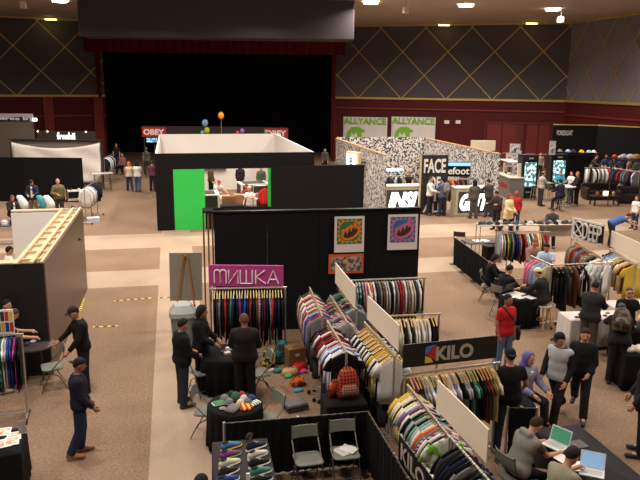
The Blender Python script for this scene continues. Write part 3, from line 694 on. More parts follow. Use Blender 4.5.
def hanger_mb(low=True):
    mb = MB()
    mb.tube([(0, .0, -.06), (0, 0, -.03), (.016, 0, -.016), (.022, 0, .004), (.012, 0, .021), (-.008, 0, .023), (-.021, 0, .008)], .003, 4)
    if low: mb.tube([(-.19, 0, -.182), (-.1, 0, -.116), (0, 0, -.064), (.1, 0, -.116), (.19, 0, -.182)], .012, 5)
    else: mb.tube([(-.18, 0, -.158), (-.08, 0, -.092), (0, 0, -.048), (.08, 0, -.092), (.18, 0, -.158)], .009, 5)
    return mb
HG = {True: hanger_mb(), False: hanger_mb(False)}; hang_data = {}
def hanger(parent, mat, low=True):
    key = (mat.name, low)
    if key not in hang_data:
        o = HG[low].build('hanger', mat, parent); hang_data[key] = o.data
    else:
        o = bpy.data.objects.new('hanger', hang_data[key]); COL.objects.link(o); o.parent = parent
    return o
KN = dict(tee='t-shirt', long='long-sleeved top', coat='jacket', pants='trousers')
GN = dict(tee='t_shirt', long='long_sleeved_top', coat='jacket', pants='trousers')
CN = {'lightgrey': 'pale grey', 'lightblue': 'pale blue', 'jeansblue': 'mid-blue'}
SPEC = {'plaidred': ('red plaid', M((170, 40, 40), kind='plaid', c2='charcoal', sc=9)), 'plaidblue': ('blue plaid', M((60, 80, 120), kind='plaid', c2='lightgrey', sc=9)),
    'stripered': ('red striped', M((150, 40, 50), kind='hstripe', c2='lightgrey', sc=6)), 'striped': ('grey striped', M((70, 66, 70), kind='hstripe', c2='lightgrey', sc=6)),
    'stripepur': ('purple striped', M((80, 70, 110), kind='hstripe', c2='lightgrey', sc=7)), 'pattern': ('teal patterned', M((40, 90, 84), kind='blotch', c2='lightgrey', sc=9)),
    'limepat': ('lime patterned', M((130, 190, 60), kind='blotch', c2='white', sc=6)), 'orangepat': ('white and orange patterned', M((216, 206, 196), kind='blotch', c2='orange', sc=4)),
    'teepur': ('black purple-printed', M((20, 18, 20), kind='blotch', c2='magenta', sc=5)), 'stripeyel': ('yellow and black striped', M((196, 180, 110), kind='hstripe', c2='charcoal', sc=9))}
seq = [0]
used_l = set()
def hang(A, B, h, items, rname,  ends=('left', 'right'), hmat=None, kind='tee', m0=.06, m1=.06, parts=True, gl=1., dz=-.0, D=.018, jit=4., turn=0., show=False):
    """items: list of colour names, optionally 'kind:colour'"""
    w = dist(A, B); r = ang(A, B); n = len(items); hmat = hmat or WOODH
    rn = random.Random(seq[0]+3)
    for i, it in enumerate(items):
        kd = kind
        if ':' in it: kd, it = it.split(':')
        if it in SPEC: cn, mt = SPEC[it]
        else: cn, mt = CN.get(it, it), M(PAL[it], .85, .14, 7)
        seq[0] += 1
        u = m0+(w-m0-m1)*(i+.5)/n
        x_, y_ = A[0]+math.cos(r)*u, A[1]+math.sin(r)*u
        e, k_ = (ends[0], i+1) if i < (n+1)//2 else (ends[1], n-i)
        lab = '%s %s %s from %s on %s' % (cn, KN[kd], ord_(k_), e, rname)
        o = gar_mesh(kd, seq[0], D, gl*rn.uniform(.95, 1.05), .038 if show else .004).build(GN[kd], mt, smooth=True, loc=(x_, y_, h+dz), rz=r+math.pi/2-turn+math.radians(rn.uniform(-jit, jit)))
        tag(o, lab, {'tee': 't-shirt', 'long': 'shirt', 'coat': 'jacket', 'pants': 'trousers'}[kd], 'clothes on '+rname)
        if parts: hanger(o, hmat, show)
RH = 1.62
BLKH = M((34, 32, 34), .4)
ra, rb = (.72, 14.9), (2.35, 14.72)
rack(ra, rb, RH, 'chrome clothing rack under the magenta sign')
hang(ra, rb, RH, 'black coat:charcoal grey black long:red black teal navy black purple black blue black plaidred black coat:brown stripered navy maroon black plaidblue red long:black navy black'.replace('coat:', 'long:').split(), 'the magenta-sign rack', show=True, D=.026, kind='long', gl=1.35, hmat=M((214, 196, 130), .6))
ra, rb = (3.96, 15.0), (5.68, 14.95)
rack(ra, rb, RH, 'chrome clothing rack standing at the right end of the black wall')
hang(ra, rb, RH, 'pattern pattern grey pink white orangepat white charcoal grey brown lightgrey coat:lightgrey black white grey red red white grey cream lightgrey charcoal white black'.replace('coat:', 'long:').split(), 'the rack below pink poster', kind='long', hmat=M((200, 196, 190), .5))
ra, rb = (2.75, 12.65), (2.88, 14.56)
rack(ra, rb, RH, 'leftmost front-to-back clothing rack with mixed bright shirts')
hang(ra, rb, RH, 'grey red blue maroon lightblue grey red cream teal pink white red mint white red green pink cream maroon green'.split(), 'the leftmost aisle rack', ends=('the near end', 'the far end'), D=.023, kind='long')
ra, rb = (2.76, 10.75), (2.78, 12.3)
rack(ra, rb, RH, 'clothing rack with red, white and black t-shirts behind the plaid backpack')
hang(ra, rb, RH, 'black white white blue white lightblue red white black red maroon black red white charcoal maroon black'.split(), 'the rack behind the backpack', ends=('the near end', 'the far end'), D=.023)
ra, rb = (3.14, 12.2), (3.2, 13.9)
rack(ra, rb, RH, 'clothing rack with grey and striped shirts, second from the left')
hang(ra, rb, RH, 'lightgrey lightgrey stripered charcoal teal pink stripered striped green maroon grey black plaidblue red striped maroon'.split(), 'the striped-shirt rack', ends=('the near end', 'the far end'), kind='long')
ra, rb = (3.52, 12.95), (3.55, 14.55)
rack(ra, rb, RH, 'clothing rack below the white board nearest the black wall')
hang(ra, rb, RH, 'grey lightgrey teal maroon black stripered green grey pattern black green teal grey black'.split(), 'the far white-board rack', ends=('the near end', 'the far end'))
ra, rb = (3.5, 10.42), (3.46, 12.1)
rack(ra, rb, RH, 'clothing rack with black and white shirts on gold hangers under a white board')
hang(ra, rb, RH, 'tee:white white black white gold yellow black white black cream black white black white black black white black white black'.split(), 'the gold-hanger rack', show=True, ends=('the near end', 'the far end'), hmat=M((214, 164, 70), .5), D=.023)
ra, rb = (3.8, 12.42), (5.04, 12.36)
rack(ra, rb, RH, 'clothing rack with white and black shirts just behind the KILO sign')
hang(ra, rb, RH, 'black white white black white cream black white black white white white lightgrey white black black'.split(), 'the white and black rack', show=True, kind='long', gl=.95, hmat=M((214, 174, 90), .5))
ra, rb = (3.42, 9.66), (5.06, 9.84)
rack(ra, rb, RH, 'clothing rack carrying the KILO sign')
hang(ra, rb, RH, 'coat:brown teepur charcoal grey lightgrey white teal lightgrey white maroon cream white lavender white black lightgrey lightgrey black mint green black charcoal red olive khaki cream'.split(), 'the KILO rack', show=True, kind='tee', gl=1.0, hmat=M((206, 160, 84), .5))
ra, rb = (3.35, 7.66), (3.34, 9.25)
rack(ra, rb, RH, 'front-to-back clothing rack with yellow to black t-shirts at the bottom of the photo')
hang(ra, rb, RH, 'limepat charcoal white stripered grey orange white lightgrey mint black lightgrey green black white maroon lavender white cream black cream white yellow yellow'.split(), 'the yellow-shirt rack', ends=('the near end', 'the far end'), hmat=M((176, 132, 80), .5), D=.028)
ra, rb = (3.42, 6.2), (3.36, 7.6)
rack(ra, rb, RH, 'nearest clothing rack with black clothes at the very bottom edge')
hang(ra, rb, RH, 'black charcoal grey black charcoal mint black charcoal grey black navy black coat:charcoal black'.split(), 'the nearest black rack', ends=('the near end', 'the far end'), hmat=BLKH, D=.023)
# boards on top of racks
def topboard(A, B, z0, z1, label, t_=.02, mat=None):
    w = dist(A, B); t = thing('header_board', label, 'board', (A[0], A[1], z0), ang(A, B), 'white boards on the racks')
    MB().box((w/2, 0, (z1-z0)/2), (w, t_, z1-z0)).build('board', mat or M((232, 216, 192), .6, .03, 2), t, bev=.004)
    for x_ in (.12, w-.12): MB().tube([(x_, t_/2+.006, -.14), (x_, t_/2+.006, .14)], .006, 5).build('bracket', STEEL, t)
topboard((3.5, 14.75), (3.46, 12.85), 1.66, 2.12, 'white board standing on the rack nearest the black wall')
topboard((3.50, 12.1), (3.56, 10.4), 1.70, 2.16, 'white board standing on the gold-hanger rack, middle of three')
topboard((3.47, 8.44), (3.54, 6.98), 1.62, 2.06, 'largest white board, nearest of three, beside the yellow-shirt rack')
# KILO sign
A = P(402.5, 367.5, 9.95+.0); 
A = G(402.5, 368, 1.72); B = G(496, 357.5, 1.72); w = dist(A, B); 
t = thing('shop_sign', 'black KILO sign with a blue, red and yellow square mark', 'sign', (A[0], A[1], 1.72), ang(A, B))
h_ = .38
MB().box((w/2, 0, h_/2), (w, .03, h_)).build('board', M((26, 24, 24), .35, .15, 3), t, bev=.004)
KW = M((176, 164, 146), .5, .04, 5)
letters('KILO', w*.40, h_*.62, KW, t, (w*.335, -.017, h_*.17), bold=.035, depth=.008)
mb = MB(); mb.prism([(w*.225, h_*.80), (w*.325, h_*.9), (w*.225, h_*.52)], -.024, -.016); mb.build('blue_mark', M((60, 130, 200), .5), t)
mb = MB(); mb.prism([(w*.225, h_*.50), (w*.335, h_*.9), (w*.335, h_*.2)], -.026, -.016); mb.build('red_mark', M((190, 40, 40), .5), t)
mb = MB(); mb.prism([(w*.225, h_*.44), (w*.225, h_*.12), (w*.31, h_*.14), (w*.29, h_*.3)], -.024, -.016); mb.build('yellow_mark', M((220, 190, 60), .5), t)
for x_ in (.02, w-.04): MB().tube([(x_, .02, -.1), (x_, .02, h_-.03)], .01, 6).build('post', STEEL, t)
# second black sign along the yellow-shirt rack
A = G(400, 433, 1.15); B = G(440, 486, 1.15); w = dist(A, B)
t = thing('shop_sign', 'black sign with pale lettering leaning along the yellow-shirt rack', 'sign', (A[0]-.0, A[1], .72), ang(A, B))
MB().box((w/2, 0, .215), (w, .03, .43)).build('board', M((24, 22, 22), .4, .1), t); MB().box((w/2, 0, .435), (w, .034, .015)).build('edge_strip', PAPER, t)
letters('KILO', w*.62, .26, KW, t, (w*.08, -.02, .08), bold=.02)
for x_ in (.05, w-.05): MB().tube([(x_, .02, -.72), (x_, .02, .2)], .012, 6).build('post', DSTEEL, t)
# ---- right side racks
ra, rb = (9.75, 19.62), (11.35, 19.3)
rack(ra, rb, RH, 'long clothing rack under the hat-covered shelf at right')
hang(ra, rb, RH, 'lightgrey white lightgrey black yellow green grey charcoal navy blue orange black red lightgrey white charcoal white grey orange white yellow grey red red'.split(), 'the shelf rack', kind='long', gl=1.1)
ra, rb = (11.0, 15.95), (11.4, 17.9)
rack(ra, rb, RH, 'clothing rack under the white DEEP letters')
hang(ra, rb, RH, 'white white black charcoal olive khaki striped olive red maroon teal grey plaidred charcoal brown orange grey teal'.split(), 'the DEEP-sign rack', ends=('the near end', 'the far end'), kind='long')
ra, rb = (9.25, 15.5), (10.98, 15.52)
rack(ra, rb, RH, 'clothing rack in front of the DEEP rack with dark and white tops')
rm_ = (ra[0]+.95, ra[1]+.01)
hang(ra, rm_, RH, 'pants:black pants:black coat:charcoal pants:brown coat:brown pants:black coat:black'.split(), 'the dark and white rack', m1=.0)
hang(rm_, rb, RH, 'white white white lightgrey white'.split(), 'the dark and white rack, right half', turn=1.0, m0=.0, jit=8)
ra, rb = G(552, 265, 1.62), G(531, 256, 1.62)
rack(ra, rb, RH, 'short rack with pastel shirts beside the man in the plaid shirt')
hang(ra, rb, RH, 'cream lightblue lightblue pink pink'.split(), 'the pastel rack', ends=('the right', 'the left'), kind='long', gl=1.0)
ra, rb = (11.45, 15.2), (11.86, 16.9)
rack(ra, rb, RH, 'clothing rack with grey and yellow shirts at the right edge')
hang(ra, rb, RH, 'yellow maroon yellow white maroon yellow lightgrey white lightgrey lightblue grey charcoal'.split(), 'the right-edge rack', ends=('the near end', 'the far end'))
topboard((11.92, 17.0), (11.62, 15.1), 1.66, 2.12, 'cream board standing on the rack at the right edge')
# DEEP letters board
A = G(571, 237, 1.7); B = G(602, 245.5, 1.7); w = dist(A, B)
t = thing('shop_sign', 'white cut-out sign reading 10 DEEP on top of a rack', 'sign', (A[0], A[1], 1.68), ang(A, B))
WH = M((214, 206, 196), .6, .03)
mb = MB()
mb.box((w/2, 0, .03), (w, .03, .06)).box((w/2, 0, .59), (w, .03, .06)).build('frame', WH, t)
letters('DEEP', w*.57, .46, WH, t, (w*.40, -.02, .08), bold=.0, depth=.05); MB().box((w*.5, .02, .31), (w, .02, .56)).build('backing', M((44, 38, 36), .8), t)  # dark backing added for the shading around the open letters
mb = MB(); mb.box((w*.05, 0, .31), (.09, .03, .5))
mb.tube([(w*.22+.2*math.cos(a_), 0, .31+.23*math.sin(a_)) for a_ in [math.pi*2*j/20 for j in range(21)]], .03, 5)
mb.tube([(w*.22-.13, 0, .15), (w*.22+.13, 0, .47)], .022, 4).tube([(w*.22+.13, 0, .15), (w*.22-.13, 0, .47)], .022, 4).build('crossed_ring', WH, t)
for x_ in (.1, w-.1): MB().tube([(x_, .02, -.06), (x_, .02, .06)], .012, 6).build('post', STEEL, t)
# ---- far racks (small in the photo)
ra, rb = P(585, 172, 39.4)[:2], P(612, 170.5, 39.4)[:2]
rack(ra, rb, 1.6, 'far clothing rack with white tops behind the black sofa', caster=False)
hang(ra, rb, 1.6, 'white lightgrey black white black white grey white lightgrey white red red'.split(), 'the rack behind the sofa', m0=.05, parts=False, D=.045, jit=20, kind='long')
ra, rb = P(603, 161, 40)[:2], P(640, 167, 37.6)[:2]
rack(ra, rb, 1.6, 'far clothing rack with blue and red tops in the right back crowd', caster=False)
hang(ra, rb, 1.6, 'denim red blue grey navy denim charcoal red jeansblue grey brown navy white grey'.split(), 'the right back crowd rack', parts=False, D=.05, jit=20, kind='long')
ra, rb = G(566, 156, 1.7), G(585, 156, 1.7)
rack(ra, rb, 1.7, 'far clothing rack with small bright tops beside the second display cabinet', caster=False)
hang(ra, rb, 1.7, 'white green lightgrey white red lightgrey yellow pink white lightgrey'.split(), 'the cabinet-side rack', parts=False, D=.05, jit=60)
ra, rb = G(386, 176, 1.6), G(404, 176, 1.6)
rack(ra, rb, 1.6, 'clothing rack behind the left lit counter', caster=False)
hang(ra, rb, 1.6, 'charcoal grey charcoal lightgrey charcoal grey'.split(), 'the left counter rack', parts=False, D=.05, jit=40)
ra, rb = G(447, 179, 1.6), G(468, 179, 1.6)
rack(ra, rb, 1.6, 'clothing rack under the efoot sign', caster=False)
hang(ra, rb, 1.6, 'brown orange charcoal plaidred black brown black'.split(), 'the efoot rack', parts=False, D=.05, gl=1.25)
ra, rb = G(84, 188, 1.6), G(96, 181, 1.6)
rack(ra, rb, 1.6, 'clothing rack with white and navy tops at the far left aisle')
hang(ra, rb, 1.6, 'white lightgrey white lightgrey navy black navy charcoal'.split(), 'the far left aisle rack', parts=False, D=.05, kind='long')
ra, rb = G(104, 158, 1.6), G(112, 154, 1.6)
rack(ra, rb, 1.6, 'clothing rack with white and dark tops beside the white fabric wall')
hang(ra, rb, 1.6, 'charcoal white lightblue white charcoal lightgrey black'.split(), 'the fabric-wall rack', parts=False, D=.06, kind='long')
ra, rb = G(-16, 337, 1.62), G(21, 334, 1.62)
rack(ra, rb, RH, 'clothing rack at the left edge topped by a card of colourful prints')
hang(ra, rb, RH, 'grey white black charcoal pattern teal white lightgrey blue blue black magenta black black'.split(), 'the left-edge rack', kind='tee', gl=1.1, m1=.02, hmat=BLKH)
A = G(-3, 334, 1.66); B = G(15, 333, 1.66); w = dist(A, B)
t = thing('print_card', 'white card with six small colourful prints on the left-edge rack', 'sign', (A[0], A[1], 1.66), ang(A, B))
MB().box((w/2, 0, .22), (w, .02, .44)).build('board', PAPER, t)
for i, c in enumerate(((60, 60, 150), (200, 170, 60), (30, 60, 120), (180, 50, 60), (150, 60, 40), (40, 40, 60), (200, 50, 60), (220, 200, 80))):
    MB().box((w*(.14+.24*(i % 4)), -.013, .12+.2*(i//4)), (w*.2, .006, .17)).build('print', M(c, .6, .3, 20), t)
MB().tube([(w*.5, .02, -.06), (w*.5, .02, .3)], .01, 5).build('post', STEEL, t)

# low second rails with black trousers below the front-to-back racks
for a_, b_, nm, n_ in (((2.8, 12.75), (2.9, 14.4), 'the low rail under the leftmost aisle rack', 13), ((2.78, 10.95), (2.79, 12.2), 'the low rail behind the backpack', 10), ((3.5, 10.6), (3.47, 12.0), 'the low gold-hanger rail', 11), ((3.18, 12.3), (3.21, 13.8), 'the low striped-shirt rail', 10)):
    rack(a_, b_, .92, 'black-laden '+nm[4:], foot=.18)
    hang(a_, b_, .92, ['coat:black']*n_ if 0 else ['black' if k % 4 else 'charcoal' for k in range(n_)], nm, kind='pants', ends=('the near end', 'the far end'), gl=.72, D=.03, hmat=BLKH)
# ================================================================ PEOPLE
class Field:
    def __init__(s, lo, hi, h):
        s.h = h; s.lo = np.array(lo)-3*h; n = np.ceil((np.array(hi)+3*h-s.lo)/h).astype(int)+1
        s.ax = [s.lo[i]+h*np.arange(n[i]) for i in range(3)]; s.d = np.full(n, 9., np.float32)
    def sub(s, lo, hi):
        sl = tuple(slice(max(0, int((lo[i]-s.lo[i])/s.h)), max(1, int((hi[i]-s.lo[i])/s.h)+2)) for i in range(3))
        g = np.meshgrid(*[s.ax[i][sl[i]] for i in range(3)], indexing='ij'); return sl, np.stack(g, -1)
    def put(s, sl, e, k):
        d = s.d[sl]
        if k <= 0: s.d[sl] = np.minimum(d, e); return
        hh = np.clip(.5+.5*(d-e)/k, 0, 1); s.d[sl] = d*(1-hh)+e*hh-k*hh*(1-hh)
    def cone(s, a, b, ra, rb, k=.03, cut=None):
        a = np.array(a, float); b = np.array(b, float); m = max(ra, rb)+k+2*s.h
        sl, Pn = s.sub(np.minimum(a, b)-m, np.maximum(a, b)+m)
        if Pn.size == 0: return
        ab = b-a; q = float(ab@ab)+1e-9; t = np.clip(((Pn-a)@ab)/q, 0, 1)
        e = np.linalg.norm(Pn-a-t[..., None]*ab, axis=-1)-(ra+(rb-ra)*t)
        if cut is not None:
            u = ab/math.sqrt(q); e = np.maximum(e, (Pn-(a+ab*cut))@u)
        s.put(sl, e, k)
    def ell(s, c, R, r, k=.02, planes=()):
        c = np.array(c, float); m = max(r)+k+2*s.h; sl, Pn = s.sub(c-m, c+m)
        if Pn.size == 0: return
        q = (Pn-c)@R; rr = np.array(r); kk = np.linalg.norm(q/rr, axis=-1)
        e = (kk-1)*min(r)
        for n, o in planes: e = np.maximum(e, q@np.array(n)-o)
        s.put(sl, e, k)
    def clip(s, n, o):                         # keep n.p <= o
        n = np.array(n, float); g = np.meshgrid(*s.ax, indexing='ij')
        s.d = np.maximum(s.d, (g[0]*n[0]+g[1]*n[1]+g[2]*n[2]-o).astype(np.float32))
    def mesh(s):
        d = s.d; ins = d < 0; nx, ny, nz = d.shape
        cs = np.zeros((nx-1, ny-1, nz-1), int)
        for i in (0, 1):
            for j in (0, 1):
                for k in (0, 1): cs += ins[i:nx-1+i, j:ny-1+j, k:nz-1+k]
        act = (cs > 0) & (cs < 8); idx = np.full(act.shape, -1); ijk = np.argwhere(act); idx[act] = np.arange(len(ijk))
        acc = np.zeros((len(ijk), 3)); cnt = np.zeros(len(ijk))
        cor = [(i, j, k) for i in (0, 1) for j in (0, 1) for k in (0, 1)]
        for a in cor:
            for ax in range(3):
                if a[ax]: continue
                b = list(a); b[ax] = 1
                va = d[ijk[:, 0]+a[0], ijk[:, 1]+a[1], ijk[:, 2]+a[2]]; vb = d[ijk[:, 0]+b[0], ijk[:, 1]+b[1], ijk[:, 2]+b[2]]
                m = (va < 0) != (vb < 0); t = np.where(m, va/(va-vb+1e-12), 0)
                p = np.tile(np.array(a, float), (len(ijk), 1)); p[:, ax] += t
                acc[m] += p[m]; cnt[m] += 1
        V = (ijk+acc/cnt[:, None])*s.h+s.lo
        F = []
        for ax in range(3):
            o1, o2 = [(1, 2), (2, 0), (0, 1)][ax]
            A_ = ins.take(range(0, ins.shape[ax]-1), ax); B_ = ins.take(range(1, ins.shape[ax]), ax)
            e = np.argwhere(A_ != B_)
            e = e[(e[:, o1] > 0) & (e[:, o2] > 0) & (e[:, o1] < d.shape[o1]-1) & (e[:, o2] < d.shape[o2]-1)]
            q = []
            for da, db in ((0, 0), (1, 0), (1, 1), (0, 1)):
                c = e.copy(); c[:, o1] -= da; c[:, o2] -= db; q.append(idx[c[:, 0], c[:, 1], c[:, 2]])
            q = np.stack(q, 1); fl = ~ins[e[:, 0], e[:, 1], e[:, 2]]
            q[fl] = q[fl][:, ::-1]; F.append(q)
        F = np.concatenate(F); F = F[(F >= 0).all(1)]
        return V, F
def field_obj(f, name, mat, parent, extra=None):
    V, F = f.mesh(); mb = MB(); mb.v = [tuple(v) for v in V.tolist()]; mb.f = [tuple(q) for q in F.tolist()]; mb.m = [0]*len(mb.f)
    if extra: extra(mb)
    mats = mat if isinstance(mat, list) else [mat]
    return mb.build(name, mats, parent, smooth=True)
def rx(a):
    c, s_ = math.cos(a), math.sin(a); return np.array([[1, 0, 0], [0, c, -s_], [0, s_, c]])
def rzm(a):
    c, s_ = math.cos(a), math.sin(a); return np.array([[c, -s_, 0], [s_, c, 0], [0, 0, 1]])
SHOEM = {}
def person(label, px, py, hd, pose='stand', top=('tee', 'black'), legs='denim', hair=('short', (30, 22, 18)), skin='skin', h=.02, lean=0, look=(0, 0), al=(8, 8, 15), ar=(8, 8, 15),
           tall=1.75, shoes='charcoal', girth=1.07, stride=22, group=None, at=None, coat=0, floor=0., prt=None, over=None):
    """hd = compass heading of the body in degrees (0 = +X, 90 = away); arms = (forward, sideways, elbow[, inward])"""
    D = math.radians; s = tall/1.75; g_ = girth
    Rl = rx(-D(lean)); pel = np.array([0, 0, .93]); J = {}
    if pose == 'stand': lg = [(2, 3, 3), (-2, 3, 2)]
    elif pose == 'walk': lg = [(stride, 2, 10), (-stride, 2, 22)]
    elif pose == 'sit': lg = [(82, 9, 84), (78, 9, 72)]
    elif pose == 'perch': lg = [(58, 9, 66), (50, 9, 50)]
    elif pose == 'bend': lg = [(14, 5, 20), (4, 5, 10)]
    elif pose == 'crouch': lg = [(95, 9, 120), (70, 8, 125)]
    mz = 9
    for i, sx in enumerate((-1, 1)):
        a, ab, kn = [D(v) for v in lg[i]]
        hip = pel+np.array([.09*sx, 0, -.02]); dr = lambda q: np.array([math.sin(ab)*sx, math.sin(q)*math.cos(ab), -math.cos(q)*math.cos(ab)])
        J['hip', sx] = hip; J['kn', sx] = hip+.43*dr(a); J['an', sx] = J['kn', sx]+.40*dr(a-kn); mz = min(mz, J['an', sx][2])
        J['toe', sx] = J['an', sx]+np.array([.02*sx, .17, -.045 if pose != 'walk' or i == 0 else -.075])
    off = np.array([0, 0, .085-mz])
    for k in list(J): J[k] = J[k]+off
    pel = pel+off
    T = lambda x, y, z: pel+Rl@(np.array([x, y, z])-np.array([0, 0, .93]))
    neck = T(0, -.005, 1.47); hb = T(0, .015, 1.53)
    Rh = rzm(D(look[0]))@rx(-D(lean*.6)-D(look[1])); hc = hb+Rh@np.array([0, .015, .10])
    for i, (sx, ar_) in enumerate(((-1, al), (1, ar))):
        a, b_, e = D(ar_[0]), D(ar_[1]), D(ar_[2]); inn = D(ar_[3]) if len(ar_) > 3 else D(6)
        sh = T(.165*sx*g_, 0, 1.39)
        a0 = a+D(lean)*0
        ud = np.array([math.sin(b_)*sx, math.sin(a0)*math.cos(b_), -math.cos(a0)*math.cos(b_)])
        fd = np.array([-math.sin(inn)*sx, math.sin(a0+e)*math.cos(inn), -math.cos(a0+e)*math.cos(inn)])
        J['sh', sx] = sh; J['el', sx] = sh+.285*ud; J['wr', sx] = J['el', sx]+.25*fd; J['fd', sx] = fd
    pts = np.array([v for k, v in J.items() if k[0] != 'fd']+[hc, T(0, 0, 1.0)])
    lo = pts.min(0)-.22; hi = pts.max(0)+.24
    hx = np.array([1., 0, 0])
    # --- body
    f = Field(lo, hi, h)
    def torso(f, o):
        f.cone(T(-.085*g_, .0, 1.31), T(.085*g_, .0, 1.31), .100+o, .100+o, .06); f.cone(T(-.11*g_, -.005, 1.385), T(.11*g_, -.005, 1.385), .056+o, .056+o, .06); f.cone(T(0, -.01, 1.43), T(0, -.01, 1.30), .06+o*.7, .10+o, .08); f.cone(T(0, .0, 1.32), T(0, 0, .98), .108+o, .108+o, .08)
        f.cone(T(-.06*g_, 0.005, 1.12), T(.06*g_, 0.005, 1.12), (.10+o)*(.5+.5*g_), (.10+o)*(.5+.5*g_), .06); f.cone(T(-.075*g_, 0, .97), T(.075*g_, 0, .97), .105+o, .105+o, .06)
    torso(f, 0); f.cone(neck-Rl@np.array([0, 0, .04]), hb+Rh@np.array([0, 0, .05]), .058, .05, .03)
    f.ell(hc, Rh, (.076, .093, .112), .02); f.ell(hc+Rh@np.array([0, .03, -.055]), Rh, (.052, .055, .06), .03)
    if h < .03:
        f.cone(hc+Rh@np.array([0, .088, .01]), hc+Rh@np.array([0, .108, -.022]), .008, .014, .012)
        for sx in (-1, 1): f.ell(hc+Rh@np.array([.08*sx, -.005, -.005]), Rh, (.012, .02, .032), .008)
    for sx in (-1, 1):
        f.cone(J['sh', sx], J['el', sx], .052, .040, .03); f.cone(J['el', sx], J['wr', sx], .040, .028, .015)
        f.cone(J['wr', sx], J['wr', sx]+J['fd', sx]*.075, .030, .034, .02)
        f.cone(J['hip', sx], J['kn', sx], .088, .056, .04); f.cone(J['kn', sx], J['an', sx], .055, .038, .015); f.cone(J['an', sx], J['toe', sx], .038, .03, .02)
    sk = PAL[skin] if isinstance(skin, str) else skin
    def extra(mb):
        for sx in (-1, 1):
            w0, fd = J['wr', sx], J['fd', sx]
            lat = np.cross(fd, hx); lat = lat/(np.linalg.norm(lat)+1e-6)
            if abs(fd[1]) > .75 and fd[2] > -.6: lat = hx*-sx*-1
            cv = np.cross(lat, fd)*(-sx); cv = cv/(np.linalg.norm(cv)+1e-6)
            if cv@np.array([-sx, 0, -.5]) < 0: cv = -cv
            for q, (o_, L_) in enumerate(((-.028, .062), (-.010, .075), (.010, .07), (.028, .055))):
                b0 = w0+fd*.085+lat*o_*1.0
                mb.tube([b0-fd*.03, b0+fd*L_*.4+cv*.006, b0+fd*L_*.75+cv*.022, b0+fd*L_*.9+cv*.042], [.010, .0095, .0085, .006], 5)
            b0 = w0+fd*.03-lat*.028
            mb.tube([b0, b0-lat*.022+fd*.03+cv*.012, b0-lat*.022+fd*.06+cv*.03], [.012, .0105, .008], 5)
        n0 = len(mb.f)
        if h < .03:
            for sx in (-1, 1):
                c = hc+Rh@np.array([.031*sx, .083, .012]); mb.ball(tuple(c), .0115, 6, 4)
            for j in range(n0, len(mb.f)): mb.m[j] = 1
            n0 = len(mb.f); c = hc+Rh@np.array([0, .089, -.052]); mb.ball(tuple(c), (.022, .009, .006), 6, 3)
            for j in range(n0, len(mb.f)): mb.m[j] = 2
    body = field_obj(f, 'person', [M(sk, .6, .06, 8), M((40, 28, 24), .3), M((150, 80, 70), .5)], None, extra)
    # --- trousers
    def leg_mat():
        return M(PAL[legs] if isinstance(legs, str) else legs, .9, .18, 9)
    f = Field(lo, hi, h)
    f.cone(T(-.075*g_, 0, .97), T(.075*g_, 0, .97), .123, .123, .05)
    bag = .012
    for sx in (-1, 1):
        f.cone(J['hip', sx], J['kn', sx], .106, .076+bag*.5, .03); f.cone(J['kn', sx], J['an', sx]-np.array([0, 0, .02]), .074+bag*.5, .060+bag, .012, cut=.99)
    nrm = Rl@np.array([0, 0, 1.]); f.clip(nrm, float(nrm@T(0, 0, 1.03)))
    field_obj(f, 'trousers' , leg_mat(), body)
    # --- top
    kd, tc_ = top[0], top[1]; tm = tc_ if not isinstance(tc_, (str, tuple)) else M(PAL[tc_] if isinstance(tc_, str) else tc_, .9, .18, 8)
    th = {'tee': .016, 'sweater': .02, 'jacket': .032, 'hoodie': .03, 'coat': .034, 'vest': .03}[kd]
    f = Field(lo, hi, h); torso(f, th)
    f.cone(T(-.085*g_, 0, .93), T(.085*g_, 0, .93), .112+th, .112+th, .05)
    for sx in (-1, 1):
        f.cone(J['sh', sx], J['el', sx], .050+th*.8, .043+th*.8, .045, cut=(.62 if kd == 'tee' else (.12 if kd == 'vest' else None)))
        if kd not in ('tee', 'vest'): f.cone(J['el', sx], J['wr', sx], .042+th*.8, .033+th*.6, .015, cut=.97)
    hem = {'tee': .86, 'sweater': .88, 'jacket': .85, 'hoodie': .87, 'coat': .80, 'vest': .87}[kd]
    if coat:
        for sx in (-1, 1): f.cone(J['hip', sx], J['hip', sx]*(1-coat)+J['kn', sx]*coat, .13, .125, .08, cut=1.)
        f.cone(pel+np.array([0, 0, -.05]), (J['kn', 1]+J['kn', -1])/2*coat+pel*(1-coat), .14, .15, .08, cut=1.)
    else: f.clip(-nrm, float(-nrm@T(0, 0, hem)))
    if kd in ('hoodie', 'vest') and hair[0] != 'hood': f.cone(T(-.06, -.075, 1.48), T(.06, -.075, 1.48), .045, .045, .03)
    if kd in ('jacket', 'coat'): f.cone(T(-.04, -.03, 1.47), T(.04, -.03, 1.47), .05, .05, .02)
    f.clip(nrm, float(nrm@T(0, 0, 1.50 if kd in ('jacket', 'coat', 'hoodie', 'vest') else 1.475)))
    nm = {'tee': 't_shirt', 'sweater': 'sweater', 'jacket': 'jacket', 'hoodie': 'hoodie', 'coat': 'coat', 'vest': 'vest'}[kd]
    to = field_obj(f, nm, tm, body)
    if kd in ('jacket', 'coat', 'hoodie', 'vest') and len(top) > 2:      # inner shirt strip seen in the open front
        mb = MB(); c = [T(x_, .105+th*.9, z_) for x_, z_ in ((-.03, 1.44), (.03, 1.44), (.045, .95), (-.045, .95))]
        c2 = [T(x_, .125+th*1.1, z_) for x_, z_ in ((-.03, 1.42), (.03, 1.42), (.045, .95), (-.045, .95))]
        mb.add(c+c2, [(0, 1, 2, 3), (7, 6, 5, 4), (0, 4, 5, 1), (1, 5, 6, 2), (2, 6, 7, 3), (3, 7, 4, 0)]).build('shirt_front', M(PAL[top[2]], .8), body)
